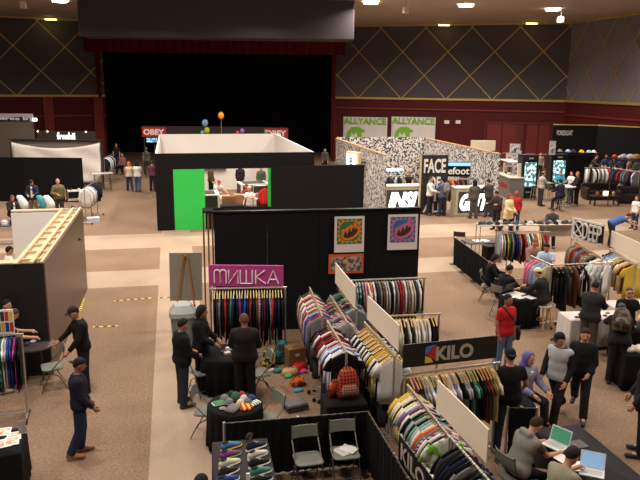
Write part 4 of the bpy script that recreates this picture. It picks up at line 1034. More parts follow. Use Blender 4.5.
    if over:                                   # sleeveless second layer
        f = Field(lo, hi, h); torso(f, th+.008); f.cone(T(-.085*g_, 0, .93), T(.085*g_, 0, .93), .120+th, .120+th, .05)
        for sx in (-1, 1): f.cone(J['sh', sx], J['el', sx], .050+th*.8, .04+th, .05, cut=.04)
        if over[0] == 'hooded_vest': f.cone(T(-.07, -.085, 1.47), T(.07, -.085, 1.47), .055, .055, .03)
        f.clip(-nrm, float(-nrm@T(0, 0, hem-.01))); f.clip(nrm, float(nrm@T(0, 0, 1.465 if over[0] != 'hooded_vest' else 1.53)))
        field_obj(f, over[0], M(over[1], .9, .15, 8), body)
    if prt:
        mb = MB()
        for x_, z_, r_ in prt[2]:
            c = T(x_, prt[1], z_); mb.ball(tuple(c), (r_, .022, r_*1.1), 8, 4)
        mb.build('chest_print', M(prt[0], .8, .1, 30), body)
    # --- shoes
    for sx in (-1, 1):
        f = Field(J['an', sx]-.18, J['an', sx]+.26, max(.012, h*.7))
        a = J['an', sx]+np.array([0, -.035, -.04]); b = J['toe', sx]+np.array([0, .03, .0])
        f.cone(a, b, .048, .040, .02); f.cone(J['an', sx], J['an', sx]+np.array([0, 0.01, -.03]), .05, .05, .02)
        f.clip((0, 0, -1), -min(a[2], b[2])+.045); f.clip((0, 0, 1), J['an', sx][2]+.02)
        field_obj(f, 'shoe', M(PAL[shoes] if isinstance(shoes, str) else shoes, .6, .1, 9), body)
    # --- hair / hat
    hk, hcol = hair[0], hair[1]; hm = M(hcol if not isinstance(hcol, str) else PAL[hcol], .8, .2, 20)
    hh = max(.011, h*.75)
    def hairshape(o, pl, low=None, name='hair', mat=hm):
        f = Field(hc-.19-(np.array([0, 0, .28]) if low else 0), hc+.17, hh)
        f.ell(hc+Rh@np.array([0, -.006, .012]), Rh, (.078+o, .096+o, .106+o), .01, planes=pl)
        if low:
            for sx in (-1, 0, 1): f.cone(hc+Rh@np.array([.055*sx, -.055, 0]), hc+Rh@np.array([.07*sx, -.085, -low]), .045, .035, .04)
        return field_obj(f, name, mat, body)
    slope = (0, .62, -.78)
    if hk == 'short': hairshape(.010, [(slope, .004)])
    elif hk == 'buzz': hairshape(.004, [(slope, .008)])
    elif hk == 'long': hairshape(.018, [((0, .75, -.66), .03)], low=.2)
    elif hk == 'bob': hairshape(.022, [((0, .75, -.66), .035)], low=.09)
    elif hk == 'afro': hairshape(.05, [((0, .75, -.66), .03)])
    elif hk in ('cap', 'capback'):
        hairshape(.008, [(slope, .0)], mat=M((34, 26, 22), .8))
        f = Field(hc-.16, hc+.22, hh); f.ell(hc+Rh@np.array([0, -.004, .03]), Rh, (.088, .106, .098), .01, planes=[((0, .1, -1), -.012)])
        sg = 1 if hk == 'cap' else -1
        f.ell(hc+Rh@np.array([0, .105*sg, .036]), Rh, (.07, .08, .010), .01)
        field_obj(f, 'cap', hm, body)
    elif hk == 'beanie':
        hairshape(.006, [(slope, .0)], mat=M((34, 26, 22), .8))
        f = Field(hc-.16, hc+.2, hh); f.ell(hc+Rh@np.array([0, -.012, .035]), Rh, (.09, .108, .108), .01, planes=[((0, .25, -1), .0)])
        field_obj(f, 'beanie', hm, body)
    elif hk == 'hood':
        f = Field(hc-.22, hc+.2, hh); f.ell(hc+Rh@np.array([0, -.02, .0]), Rh, (.105, .125, .135), .02, planes=[((0, 1, -.15), .055)])
        f.cone(T(-.03, -.04, 1.47), T(.03, -.04, 1.47), .09, .09, .05); field_obj(f, 'hood', hm, body)
    if hk not in ('hood',) and len(hair) > 2 and hair[2] == 'glasses':
        mb = MB()
        for sx in (-1, 1): mb.ball(tuple(hc+Rh@np.array([.034*sx, .098, .012])), (.03, .012, .02), 8, 4)
        mb.build('sunglasses', M((15, 14, 14), .2), body)
    # --- place: the crown of the head lands where the photo shows it
    body.scale = (s, s, s); r = D(hd-90); ca, sa = math.cos(r), math.sin(r)
    topz = (hc[2]+.125)*s+floor
    gx_, gy_ = at if at else G(px, py, topz)
    ox, oy = hc[0]*s, hc[1]*s
    bx, by = (gx_-(ox*ca-oy*sa), gy_-(ox*sa+oy*ca)) if not at else at
    body.location = (bx, by, floor); body.rotation_euler.z = r
    tag(body, label, 'person', group)
    def wp(x, y, z, lean_=True):
        v = T(x, y, z) if lean_ else np.array([x, y, z])
        return (bx+(v[0]*ca-v[1]*sa)*s, by+(v[0]*sa+v[1]*ca)*s, v[2]*s+floor)
    return dict(o=body, wp=wp, rz=r, pos=(bx, by), pz=pel[2]*s+floor, J=J, s=s)
BK = (26, 20, 18)
DK = (52, 36, 26)
# --- near
NEAR = .015
p = person('man in navy sweatshirt with white print walking right, tan shoes, at lower left', 79, 357.5, 8, 'walk', ('sweater', (26, 26, 44)), (34, 42, 66), ('capback', (24, 22, 28)), (150, 98, 74), NEAR, stride=3, look=(-5, 10), al=(6, 8, 25), ar=(10, 8, 30), shoes=(150, 100, 60), tall=1.7,
       prt=((214, 206, 200), .1, ((.03, 1.25, .05), (.07, 1.16, .055), (.03, 1.06, .05), (.09, 1.32, .03))))
q = person('man in black sweater and dark flat cap holding a chair back at left', 73, 306, 200, 'stand', ('sweater', 'black'), (28, 28, 34), ('cap', (26, 24, 26)), (186, 132, 104), NEAR, lean=6, look=(10, 18), al=(20, 14, 20), ar=(30, 20, 22), tall=1.8,
       prt=((120, 116, 112), .1, ((.03, 1.3, .012), (-.02, 1.24, .01), (.05, 1.22, .01), (0, 1.32, .01))))
person('man in black shirt with cropped hair leaning over the round table at left', 13, 308, 20, 'stand', ('tee', 'black'), 'black', ('buzz', (70, 50, 36)), (190, 140, 112), NEAR, lean=22, look=(-10, 20), al=(40, 6, 40), ar=(40, 8, 35), shoes=(150, 146, 140))
person('dark-haired person behind the card of colourful prints at the left edge', 6, 299, -20, 'stand', ('jacket', 'black'), 'black', ('short', BK), 'skin', .02, lean=5)
person('man in black jacket and jeans standing left of the round black table', 183, 318, 20, 'stand', ('jacket', 'black'), (38, 42, 52), ('short', BK), (176, 122, 94), NEAR, look=(-5, 12), girth=1.15, al=(14, 10, 50, 25), ar=(14, 10, 50, 25), tall=1.74)
person('long-haired person in black coat facing right beside the trash bin', 202, 305, -15, 'stand', ('coat', 'black'), 'black', ('long', BK), (170, 116, 92), NEAR, coat=.5, look=(10, 8), al=(20, 10, 40, 20), ar=(20, 10, 40, 20), tall=1.76)
person('bald man in a black suit seen from behind at the dark clothes rack', 244, 313, 80, 'stand', ('jacket', (28, 24, 24)), 'black', ('buzz', (96, 66, 50)), (150, 100, 78), NEAR, girth=1.15, look=(15, 10), al=(18, 12, 50, 20), ar=(18, 12, 50, 20), tall=1.8)
p_red = person('smiling man in a red t-shirt and blue jeans with black shoulder bag', 508.5, 294, -75, 'stand', ('tee', (178, 30, 34)), (86, 104, 134), ('short', BK), (150, 98, 72), NEAR, al=(4, 8, 8), ar=(0, 10, 12), look=(10, -4), tall=1.76)
p_blk = person('broad man in a black t-shirt and cap seen from behind beside the KILO rack', 510.5, 347.5, 85, 'stand', ('tee', (20, 18, 20)), (44, 52, 66), ('capback', (22, 20, 22)), (186, 132, 106), NEAR, girth=1.22, al=(12, 16, 25), ar=(10, 22, 30), tall=1.84)
p_y = person('seated youth in purple hoodie over a grey cap beside man in black', 530, 352, -70, 'sit', ('hoodie', (130, 126, 160), 'white'), (48, 50, 60), ('hood', (98, 90, 150)), 'skin', NEAR, lean=10, al=(30, 10, 40, 10), ar=(30, 12, 45, 10), over=('vest', (150, 148, 160)))
person('walking man in grey and black baseball shirt and black cap', 560, 332, -148, 'walk', ('sweater', (30, 26, 28)), (34, 30, 30), ('cap', (24, 22, 24)), 'skin', NEAR, stride=27, over=('vest', (172, 170, 172)), look=(-25, 15), al=(0, 10, 30), ar=(12, 10, 30), shoes='charcoal', tall=1.8)
person('walking man in black sweater beside the man in a grey shirt', 586, 328, -128, 'walk', ('sweater', (26, 24, 26)), (34, 30, 32), ('short', (50, 34, 26)), (202, 146, 118), NEAR, look=(10, 10), al=(6, 8, 40, 20), ar=(0, 8, 35), tall=1.78, stride=24)
p_v = person('seated man in grey hooded vest typing on the green-screened laptop', 537, 416.5, 15, 'sit', ('tee', (92, 76, 72)), (26, 24, 26), ('short', (56, 40, 30)), (200, 148, 118), NEAR, lean=24, look=(0, 20), al=(42, 6, 42, 6), ar=(42, 6, 40, 6), over=('hooded_vest', (134, 128, 120)))
p_b = person('man in beige t-shirt and dark beanie at the laptop in the bottom corner', 573, 447.5, 20, 'sit', ('tee', (150, 142, 122)), 'charcoal', ('beanie', (44, 34, 36)), (176, 124, 98), NEAR, lean=26, look=(0, 14), al=(50, 6, 45, 10), ar=(40, 8, 50, 6), girth=1.1)
person('large figure in a long black coat cut by the right edge', 650, 350, 150, 'stand', ('coat', (36, 28, 32)), (26, 24, 28), ('short', BK), 'skin', NEAR, girth=1.15, al=(12, 14, 20), ar=(12, 14, 20), coat=.3, tall=1.85)
# --- right middle
MID = .02
p_w = person('man in black with camouflage backpack and grey cap leaning over a table', 622, 303, 60, 'stand', ('jacket', (32, 28, 32)), (30, 26, 28), ('capback', (74, 70, 74)), 'skin', NEAR, lean=32, look=(-10, 5), al=(60, 10, 20), ar=(55, 10, 20), girth=1.1)
person('man with sunglasses in a black t-shirt facing camera behind the white table', 630, 287, -110, 'stand', ('tee', 'black'), 'black', ('buzz', (90, 66, 52), 'glasses'), (206, 150, 120), MID, al=(30, 16, 60, 25), ar=(30, 16, 60, 25), tall=1.72, girth=1.1)
person('man in a dark leather jacket standing at the white-clothed table', 596, 281, 40, 'stand', ('jacket', (44, 40, 40)), (78, 66, 56), ('short', BK), 'skin_tan', NEAR, lean=10, look=(0, 25), al=(35, 8, 45), ar=(35, 8, 45), tall=1.78)
p_s1 = person('seated dark-haired woman in black with a white sleeve at the round table', 496, 254, -30, 'sit', ('sweater', 'black'), 'black', ('bob', BK), 'skin', MID, lean=8, look=(0, 15), al=(35, 10, 50), ar=(35, 10, 50))
p_s2 = person('seated man in black hooded jacket from behind reading papers at the round table', 510, 265, 20, 'sit', ('hoodie', (24, 22, 24)), 'black', ('beanie', (30, 26, 26)), 'skin', MID, lean=14, look=(0, 12), al=(40, 10, 45), ar=(40, 10, 45), girth=1.1)
p_st = person('person in black leather jacket and cream beanie perched on a wooden stool', 538, 268, 130, 'perch', ('jacket', (34, 34, 36)), (30, 28, 30), ('beanie', (226, 206, 160)), 'skin', MID, lean=16, look=(0, 12), al=(45, 8, 40), ar=(45, 8, 40), girth=1.05)
person('man in an orange plaid shirt behind the pastel shirts', 535.5, 238, -80, 'stand', ('sweater', M((150, 96, 76), kind='plaid', c2='grey', sc=10)), 'denim', ('buzz', (120, 84, 64)), (206, 150, 120), MID, look=(0, 25), al=(30, 14, 50), ar=(30, 14, 50), tall=1.8)
person('man in a pale blue t-shirt beside the man in plaid', 547, 243, -130, 'stand', ('tee', (168, 184, 206)), 'denim', ('short', BK), (186, 134, 106), MID, look=(0, 25), al=(35, 10, 50), ar=(35, 10, 50))
person('person in a dark jacket behind the hat-covered shelf at right', 553, 208, -120, 'stand', ('jacket', (62, 62, 62)), 'black', ('short', DK), 'skin', .025, lean=14, look=(0, 15), al=(30, 10, 50), ar=(30, 10, 50), tall=1.6)
person('fair-haired child behind the hat-covered shelf at right', 544, 218, -100, 'stand', ('tee', 'maroon'), 'denim', ('short', (170, 110, 60)), 'skin', .025, tall=1.15)
person('woman with auburn hair and cream coat walking with a white bag', 510.5, 193.5, -60, 'walk', ('coat', (222, 200, 150)), (40, 38, 44), ('long', (130, 64, 34)), 'skin', MID, coat=.6, stride=12, tall=1.68, al=(10, 8, 40), ar=(14, 8, 60))
person('person in a red top just behind the woman in a cream coat', 517, 191, 60, 'stand', ('sweater', (176, 40, 44)), 'denim', ('long', (140, 72, 40)), 'skin', .025, tall=1.68)
person('person in a dark puffy jacket left of the woman in cream', 497, 191, -150, 'stand', ('jacket', (50, 48, 46)), (40, 38, 40), ('short', BK), 'skin', MID, look=(0, 30), al=(30, 14, 70), ar=(30, 14, 70), girth=1.15, tall=1.7)
person('person in blue top bending over at the right, dark trousers', 629, 213, -10, 'bend', ('tee', (60, 88, 150)), (36, 32, 38), ('short', (70, 40, 30)), 'skin', MID, lean=68, al=(70, 8, 10), ar=(60, 8, 10))
person('boy in a white t-shirt at the right edge below the sofa', 637, 196, 200, 'stand', ('tee', 'white'), 'denim', ('short', (140, 96, 60)), 'skin', MID, tall=1.45)
# --- right back
person('man in pale grey sweater at the high table by lit cabinets', 544, 171, 0, 'stand', ('sweater', (170, 162, 154)), (56, 58, 66), ('capback', (120, 110, 100)), 'skin', .025, lean=4, al=(35, 8, 55), ar=(35, 8, 55), tall=1.8)
person('person in teal jacket behind the seated figure in navy', 561, 171, -120, 'stand', ('jacket', (50, 140, 166)), 'black', ('short', (120, 72, 46)), 'skin', .025, lean=5, al=(30, 14, 70), ar=(30, 14, 70), tall=1.7)
p_n = person('person in navy jacket seated on a high stool at the high table', 560.5, 179, 100, 'perch', ('jacket', (36, 38, 56)), (38, 40, 54), ('short', BK), 'skin', .025, lean=8, al=(35, 10, 40), ar=(35, 10, 40))
person('blond man in black standing right of the high table', 578, 171.5, 170, 'stand', ('jacket', (26, 24, 26)), 'black', ('short', (170, 110, 60)), 'skin', .025, al=(25, 8, 45), ar=(20, 8, 45), tall=1.78, shoes='grey')
person('person in a white shirt beside the blond man in black', 572, 171, -160, 'stand', ('tee', 'white'), 'denim', ('short', BK), 'skin', .03, al=(30, 8, 50), ar=(30, 8, 50), tall=1.7)
person('man in a grey shirt behind the two lit display cabinets', 541, 152, -100, 'stand', ('sweater', (140, 130, 118)), 'charcoal', ('short', DK), 'skin', .03, tall=1.8)
person('man in dark olive jacket browsing at the right back racks', 596, 147, -60, 'stand', ('jacket', (60, 56, 44)), 'charcoal', ('short', DK), 'skin', .03, lean=10, al=(50, 8, 30), ar=(50, 8, 30), tall=1.82, floor=.4, at=P(594, 160, 40.9)[:2])
person('man in navy jacket browsing at right back beside the olive jacket', 606, 148, -120, 'stand', ('jacket', (48, 54, 78)), 'denim', ('short', (110, 74, 54)), 'skin', .03, lean=8, al=(40, 8, 30), ar=(40, 8, 30), tall=1.82, floor=.4, at=P(606, 160, 40.8)[:2])
person('person in a brown sweater standing behind the sofa', 616, 164, 95, 'stand', ('sweater', (112, 80, 68)), (52, 44, 44), ('short', DK), 'skin', .025, tall=1.78)
person('person in khaki shirt behind the right end of the sofa', 628, 166, 110, 'stand', ('jacket', (110, 92, 62)), 'charcoal', ('short', (96, 62, 40)), 'skin', .025, tall=1.74)
person('person in dark brown coat at the far right edge behind the sofa', 635, 168, 60, 'stand', ('coat', (66, 46, 40)), 'black', ('long', (70, 42, 30)), 'skin', .025, tall=1.7)
person('person in grey top at the right back racks, left of the brown sweater', 603, 160, -80, 'stand', ('sweater', (104, 96, 84)), 'black', ('short', DK), 'skin', .03, tall=1.72)
# --- newsprint booth
person('man in white shirt standing left of the tall text panel', 433, 172.5, -40, 'stand', ('sweater', (222, 214, 206)), (46, 42, 46), ('short', (70, 46, 34)), 'skin', .022, al=(20, 10, 40), ar=(35, 14, 45), tall=1.84, at=G(429, 215))
p_bp = person('person in denim jacket and grey backpack facing the man in white shirt', 438.5, 175.5, 120, 'stand', ('jacket', (84, 96, 116)), (44, 42, 50), ('short', BK), 'skin', .022, al=(45, 10, 25), ar=(20, 10, 25), tall=1.82, at=G(441.5, 216))
person('person in a yellow beanie behind the right lit counter', 464, 171, -80, 'stand', ('jacket', (90, 66, 44)), 'charcoal', ('beanie', (226, 176, 40)), 'skin', .025, tall=1.7, lean=6)
person('long-haired person in olive grey standing at the right lit counter', 472, 175, 90, 'stand', ('jacket', (84, 82, 74)), (76, 74, 70), ('long', BK), 'skin', .022, tall=1.8, at=G(473, 218.5))
person('person in dark charcoal leaning on the right lit counter', 487.5, 177, 100, 'stand', ('jacket', (62, 60, 62)), (58, 58, 62), ('short', DK), 'skin', .022, lean=8, al=(50, 10, 40), ar=(40, 10, 30), tall=1.8, at=G(488, 217))
person('brown-haired person leaning over behind the left lit counter', 409, 171.5, -120, 'stand', ('tee', 'charcoal'), 'black', ('short', (110, 76, 46)), 'skin', .025, lean=22, al=(50, 10, 20), ar=(60, 10, 20), tall=1.75)
person('person in blue shirt inside the newsprint booth', 400, 156, -90, 'stand', ('tee', (60, 76, 130)), 'black', ('short', BK), 'skin', .03)
person('person in brown inside the newsprint booth, right of the blue shirt', 410.5, 155, -110, 'stand', ('tee', (140, 90, 66)), 'black', ('short', BK), 'skin', .03)
# --- left far aisle
person('man in black shirt standing in the far aisle by the stage', 116, 143.5, -90, 'stand', ('tee', (36, 34, 34)), (60, 66, 84), ('short', (150, 100, 56)), 'skin', .025, tall=1.8)
person('person in a dusty pink top sitting on a stool in far aisle', 122, 153, -120, 'sit', ('sweater', (150, 96, 86)), 'black', ('short', (110, 60, 40)), 'skin', .025)
person('woman with orange hair and white top walking in far aisle', 128.5, 161.5, 100, 'walk', ('tee', (206, 186, 160)), (44, 52, 72), ('long', (186, 108, 48)), 'skin', .025, tall=1.68, stride=8, al=(10, 12, 20))
person('person in a white t-shirt and blue jeans walking in far aisle', 137, 161, 80, 'walk', ('tee', (226, 222, 218)), (66, 84, 116), ('long', BK), 'skin', .025, tall=1.74, stride=8)
person('man in a grey t-shirt and pale cap farthest down the aisle', 146, 147.5, 100, 'walk', ('tee', (104, 98, 84)), (56, 52, 48), ('cap', (180, 170, 150)), 'skin', .025, tall=1.8, stride=12)
person('person in purple top and dark cap near big booth corner', 152, 160.5, 70, 'stand', ('sweater', (104, 58, 76)), (44, 40, 50), ('cap', (60, 70, 60)), 'skin', .025, tall=1.74)
person('bald man in khaki camouflage jacket before the black wall at far left', 57.5, 178.5, -70, 'stand', ('jacket', M((110, 96, 66), kind='blotch', c2='olive', sc=7)), (60, 56, 54), ('buzz', (186, 140, 104)), (206, 156, 120), .022, al=(10, 20, 30), ar=(10, 20, 70, 40), tall=1.8)
person('man in navy jacket and cap looking down before the black wall', 31, 179.5, -95, 'stand', ('jacket', (36, 40, 58), 'white'), (132, 116, 96), ('cap', (30, 30, 40)), 'skin', .022, look=(0, 25), al=(20, 12, 60, 25), ar=(20, 12, 60, 25), tall=1.78)
person('seated person in a dark suit at the far left table', 12, 195, -50, 'sit', ('jacket', (40, 34, 40), 'white'), 'black', ('short', (120, 60, 40)), 'skin', .022, look=(0, 15), al=(30, 12, 60), ar=(30, 12, 60))
person('person in black cap inside the plywood booth, only the head showing', 9, 246, 30, 'sit', ('tee', 'white'), 'black', ('cap', (30, 30, 36)), 'skin', .022)
# --- inside the big booth
person('brown-haired person in brown coat at left of the booth window', 211, 165, -20, 'stand', ('coat', (70, 50, 36)), 'black', ('long', (84, 54, 34)), 'skin', .025, tall=1.74)
person('person with a red cap bending over a table in big booth', 219, 180, -60, 'sit', ('tee', (190, 176, 166)), 'black', ('capback', (196, 50, 48)), 'skin', .025, lean=16, look=(0, 20), al=(50, 8, 30), ar=(50, 8, 30))
person('person in black standing in the middle of the big booth', 240, 164, 90, 'stand', ('jacket', (40, 30, 32)), 'black', ('long', (40, 26, 24)), 'skin', .025, tall=1.7)
person('seated person in red top and red cap in the big booth', 246.5, 184, -100, 'sit', ('tee', (150, 36, 44)), 'black', ('cap', (130, 30, 34)), 'skin', .025)
person('man in white t-shirt and pale yellow hat at the front of big booth', 249.5, 186, -120, 'stand', ('tee', (232, 226, 220)), 'black', ('beanie', (222, 200, 130)), 'skin', .022, al=(60, 20, 40), ar=(20, 10, 30), lean=8)
person('person in green jacket at the back right of the big booth', 261, 166, -100, 'stand', ('jacket', (70, 84, 60)), 'black', ('short', (90, 50, 34)), 'skin', .025, tall=1.7)
person('dark-haired person standing behind the black wall right of the booth', 325, 148, -90, 'stand', ('jacket', (60, 56, 58)), 'black', ('long', BK), 'skin', .025, tall=1.75)

# more of the right back crowd, on and below the low riser
RA, RB = P(590, 170, 40.9)[:2], P(648, 170, 39.6)[:2]
o = MB().box((dist(RA, RB)/2, 0, .2), (dist(RA, RB), 1.3, .4)).build('stage_riser', BLACKP, loc=(RA[0], RA[1], 0), rz=ang(RA, RB)); tag(o, 'low black platform along the far right booth wall', 'platform')
for px, D_, hd_, tp, lg_, hr, lab in ((614, 40.6, -100, ('jacket', (70, 66, 80)), 'charcoal', ('short', (96, 60, 44)), 'person in grey-violet jacket on the low platform at right back'),
        (622, 40.2, 70, ('sweater', (54, 58, 84)), 'denim', ('long', (60, 40, 30)), 'long-haired person in slate blue on the low platform'),
        (630, 39.9, -60, ('tee', (150, 120, 110)), 'denim', ('short', DK), 'person in a dusty rose t-shirt on the low platform'),
        (638.5, 39.6, -140, ('jacket', (60, 70, 60)), 'black', ('cap', (40, 40, 46)), 'person in a green-grey jacket at the far right end of the platform')):
    person(lab, px, 160, hd_, 'stand', tp, lg_, hr, 'skin', .03, floor=.4, at=P(px, 160, D_)[:2], al=(30, 10, 40), ar=(20, 10, 40), tall=1.78)
person('dark-clothed person left of the white tops rack at right back', 589, 160, -70, 'stand', ('jacket', (40, 36, 38)), 'black', ('short', BK), 'skin', .03, at=P(589, 180, 39.8)[:2], tall=1.8)
person('person in a light brown coat between the sofa and crowd', 623, 170, 120, 'stand', ('coat', (126, 104, 84)), 'black', ('short', (60, 40, 30)), 'skin', .03, at=P(621, 180, 38.9)[:2], tall=1.72)
# ================================================================ FURNITURE AND SMALL THINGS
def cloth_round(r, h, drop, n=72, amp=.03, rin=.93):
    mb = MB(); rings = []; vs = []; fs = []
    prof = [(0.001, h+.006), (r*.6, h+.006), (r*.97, h+.006), (r*1.0, h-.01), (r*1.01, h-.1), (r*1.02, h-drop*.5), (r*1.05, h-drop)]
    for j, (q, z) in enumerate(prof):
        for k in range(n):
            t = 2*math.pi*k/n; w = amp*max(0, (j-3)/3)*math.sin(k*math.pi/2*.9+.5*math.sin(k*.7)); vs.append(((q+w)*math.cos(t), (q+w)*math.sin(t), z))
    for j in range(len(prof)-1):
        for k in range(n): fs.append((j*n+k, j*n+(k+1) % n, (j+1)*n+(k+1) % n, (j+1)*n+k))
    fs = [f[::-1] for f in fs]; fs.append(tuple(range(n)))
    return mb.add(vs, fs)
def cloth_rect(w, d, h, drop, amp=.02):
    mb = MB(); pts = []; e = .03; st_ = .05
    def edge(a, b):
        k = max(2, int(math.hypot(b[0]-a[0], b[1]-a[1])/st_)); return [(a[0]+(b[0]-a[0])*i/k, a[1]+(b[1]-a[1])*i/k) for i in range(k)]
    c = [(-w/2-.01, -d/2-.01), (w/2+.01, -d/2-.01), (w/2+.01, d/2+.01), (-w/2-.01, d/2+.01)]
    for i in range(4): pts += edge(c[i], c[(i+1) % 4])
    n = len(pts); vs = [(0, 0, h+.006)]; fs = []
    lv = [(1, h+.006, 0), (1.004, h-.01, 0), (1.01, h-.12, .4), (1.02, h-drop*.6, .8), (1.035, h-drop, 1)]
    for j, (s_, z, a) in enumerate(lv):
        for k, (x, y) in enumerate(pts):
            L_ = math.hypot(x, y); o = amp*a*math.sin(k*1.35+.6*math.sin(k*.5)); vs.append((x*s_+x/L_*o, y*s_+y/L_*o, z))
    for k in range(n): fs.append((0, 1+k, 1+(k+1) % n))
    for j in range(len(lv)-1):
        for k in range(n): a, b = 1+j*n+k, 1+j*n+(k+1) % n; fs.append((a, a+n, b+n, b))
    return mb.add(vs, fs)
def solid(o, t=.006):
    m_ = o.modifiers.new('solid', 'SOLIDIFY'); m_.thickness = t; m_.offset = 1; return o
def round_table(x, y, r, h, lab, clothlab=None, drop=.7, mat=None, top=None):
    t = thing('round_table', lab, 'table', (x, y, 0), 0)
    MB().cyl((0, 0, h-.03), r-.015, .03, 40).build('tabletop', top or DSTEEL, t)
    for k in range(4):
        a = math.pi/4+k*math.pi/2; MB().tube([(r*.55*math.cos(a), r*.55*math.sin(a), 0), (r*.5*math.cos(a), r*.5*math.sin(a), h-.03)], .016, 6).build('leg', DSTEEL, t)
    if clothlab:
        c = cloth_round(r, h, drop).build('tablecloth', mat or BLACKCL, smooth=True, loc=(x, y, 0)); solid(c, .003); tag(c, clothlab, 'tablecloth')
    return t
def rect_table(x, y, w, d, h, rz, lab, clothlab=None, drop=.7, mat=None, top=None):
    t = thing('folding_table', lab, 'table', (x, y, 0), rz)
    MB().box((0, 0, h-.018), (w-.01, d-.01, .034)).build('tabletop', top or DSTEEL, t)
    for sx in (-1, 1):
        for sy in (-1, 1): MB().tube([(sx*(w/2-.12), sy*(d/2-.08), 0), (sx*(w/2-.12), sy*(d/2-.08), h-.03)], .016, 6).build('leg', DSTEEL, t)
    if clothlab:
        c = cloth_rect(w, d, h, drop).build('tablecloth', mat or BLACKCL, smooth=True, loc=(x, y, 0), rz=rz); solid(c, .003); tag(c, clothlab, 'tablecloth')
    return t
SEATM = M((112, 114, 104), .7, .08, 8); FRM = M((104, 98, 88), .4, .08, 5, .6)
def chair(x, y, rz, lab, seatm=None, grp='folding chairs'):
    """front of the chair faces local -y"""
    t = thing('folding_chair', lab, 'chair', (x, y, 0), rz, grp); sm = seatm or SEATM
    MB().loft([((0, 0, .435), (.21, 0, 0), (0, .2, 0)), ((0, 0, .455), (.215, 0, 0), (0, .205, 0)), ((0, 0, .465), (.2, 0, 0), (0, .19, 0))], 20, p=.35).build('seat', sm, t)
    bb = MB()
    vs = []; 
    for k in range(9):
        u = -1+k/4; vs.append((u*.2, .225-.03*u*u, ))
    for k in range(8):
        (xa, ya), (xb, yb) = vs[k], vs[k+1]
        q = [(xa, ya, .70), (xb, yb, .70), (xb, yb+.03, .88), (xa, ya+.03, .88)]; q2 = [(a, b+.018, c) for a, b, c in q]
        bb.add(q+q2, [(0, 1, 2, 3), (7, 6, 5, 4), (0, 4, 5, 1), (2, 6, 7, 3)]+([(3, 7, 4, 0)] if k == 0 else [])+([(1, 5, 6, 2)] if k == 7 else []))
    bb.build('backrest', sm, t)
    for s_ in (-1, 1):
        MB().tube([(s_*.205, -.24, 0), (s_*.205, -.05, .43), (s_*.205, .2, .68), (s_*.2, .24, .9)], .012, 6).build('leg', FRM, t)
        MB().tube([(s_*.195, .25, 0), (s_*.195, .1, .30), (s_*.195, -.12, .43)], .011, 6).build('leg', FRM, t)
    MB().tube([(-.2, -.19, .12), (.2, -.19, .12)], .009, 5).build('stretcher', FRM, t)
    MB().tube([(-.195, .2, .12), (.195, .2, .12)], .009, 5).build('stretcher', FRM, t)
    return t
def fence(A, B, h, lab, posts=3, grp='black pipe and drape fences'):
    t = thing('drape_fence', lab, 'fence', (A[0], A[1], 0), ang(A, B), grp); w = dist(A, B)
    MB().tube([(0, 0, h), (w, 0, h)], .018, 6).build('top_rail', M((66, 54, 44), .5, .1), t)
    for i in range(posts):
        x_ = w*i/(posts-1); MB().tube([(x_, 0, 0.01), (x_, 0, h+.03)], .02, 8).build('post', STEEL, t); MB().cyl((x_, 0, 0), .16, .01, 16).build('base_plate', DSTEEL, t)
    pleat((.03, -.03), (w-.03, -.03), .03, h+.015, .022, .035, 'curtain', BLACKCL, t)
    return t
# ---- front drape fence and chairs
FA, FB = G(224, 424, .92), G(368, 412, .92)
fence(FA, FB, .92, 'low black drape fence behind the two empty grey chairs')
fence(FB, (FB[0]-.0, 7.2), .92, 'low black drape fence running toward the camera beside the yellow-shirt rack')
for px, py, rz, lab in ((308, 458, .05, 'empty grey folding chair, left of two before the black drape'), (345, 452, -.02, 'grey folding chair with magazines, right of two before the black drape'),):
    x, y = G(px, py, .46); chair(x, y, rz, lab)
x, y = G(346, 451, .47)
for i, (dx, dy, c, lb_) in enumerate(((-.06, 0, (200, 196, 186), 'pale magazine'), (.05, .03, (226, 222, 216), 'white magazine'))):
    o = MB().box((0, 0, .006), (.2, .26, .01)).build('magazine', M(c, .5, .3, 25), loc=(x+dx, y+dy, .466+i*.012), rz=.5+.3*i); tag(o, lb_+' lying on the seat of the right grey chair', 'magazine', 'magazines on the chair')
x, y = G(204, 410, .46); chair(x+.05, y-.02, math.radians(72), 'grey folding chair at the left of the hat table')
x, y = G(275, 424, .46); chair(x-.1, y+.22, math.radians(-68), 'grey folding chair at the right of the hat table')
x, y = G(259, 372, .46); chair(x, y, math.radians(-80), 'grey folding chair between the bald man and the hat table')
x, y = G(200, 371, .46); chair(x+.05, y, math.radians(30), 'grey chair half hidden behind the man in jeans')
x, y = G(52, 366, .46); chair(x, y, math.radians(-75), 'grey folding chair held by the man in the flat cap')
# ---- hat table
hx_, hy_ = G(235, 404, .75); round_table(hx_, hy_, .46, .75, 'round table under the hats', 'black pleated cloth on the round hat table')
def hat(x, y, z, rz, c, lab, beanie=False, tilt=.2, grp='hats on the round table'):
    m_ = c if not isinstance(c, tuple) else M(c, .85, .15, 20)
    if beanie:
        o = MB().ball((0, 0, .0), (.085, .085, .13), 14, 7, z0=0).tube([(.088*math.cos(a), .088*math.sin(a), .012) for a in [k*math.pi/6 for k in range(13)]], .014, 5).build('beanie', m_, smooth=True, loc=(x, y, z), rz=rz); o.scale = (.85, .85, .75)
        tag(o, lab, 'hat', grp); return o
    t = thing('cap', lab, 'hat', (x, y, z), rz, grp)
    MB().ball((0, 0, .0), (.082, .095, .10), 14, 7, z0=0).build('crown', m_, t, smooth=True)
    MB().loft([((0, -.085, .008), (.07, 0, 0), (0, .07, 0)), ((0, -.085, .014), (.065, 0, 0), (0, .065, 0))], 16).build('brim', m_, t)
    return t
hz = .76
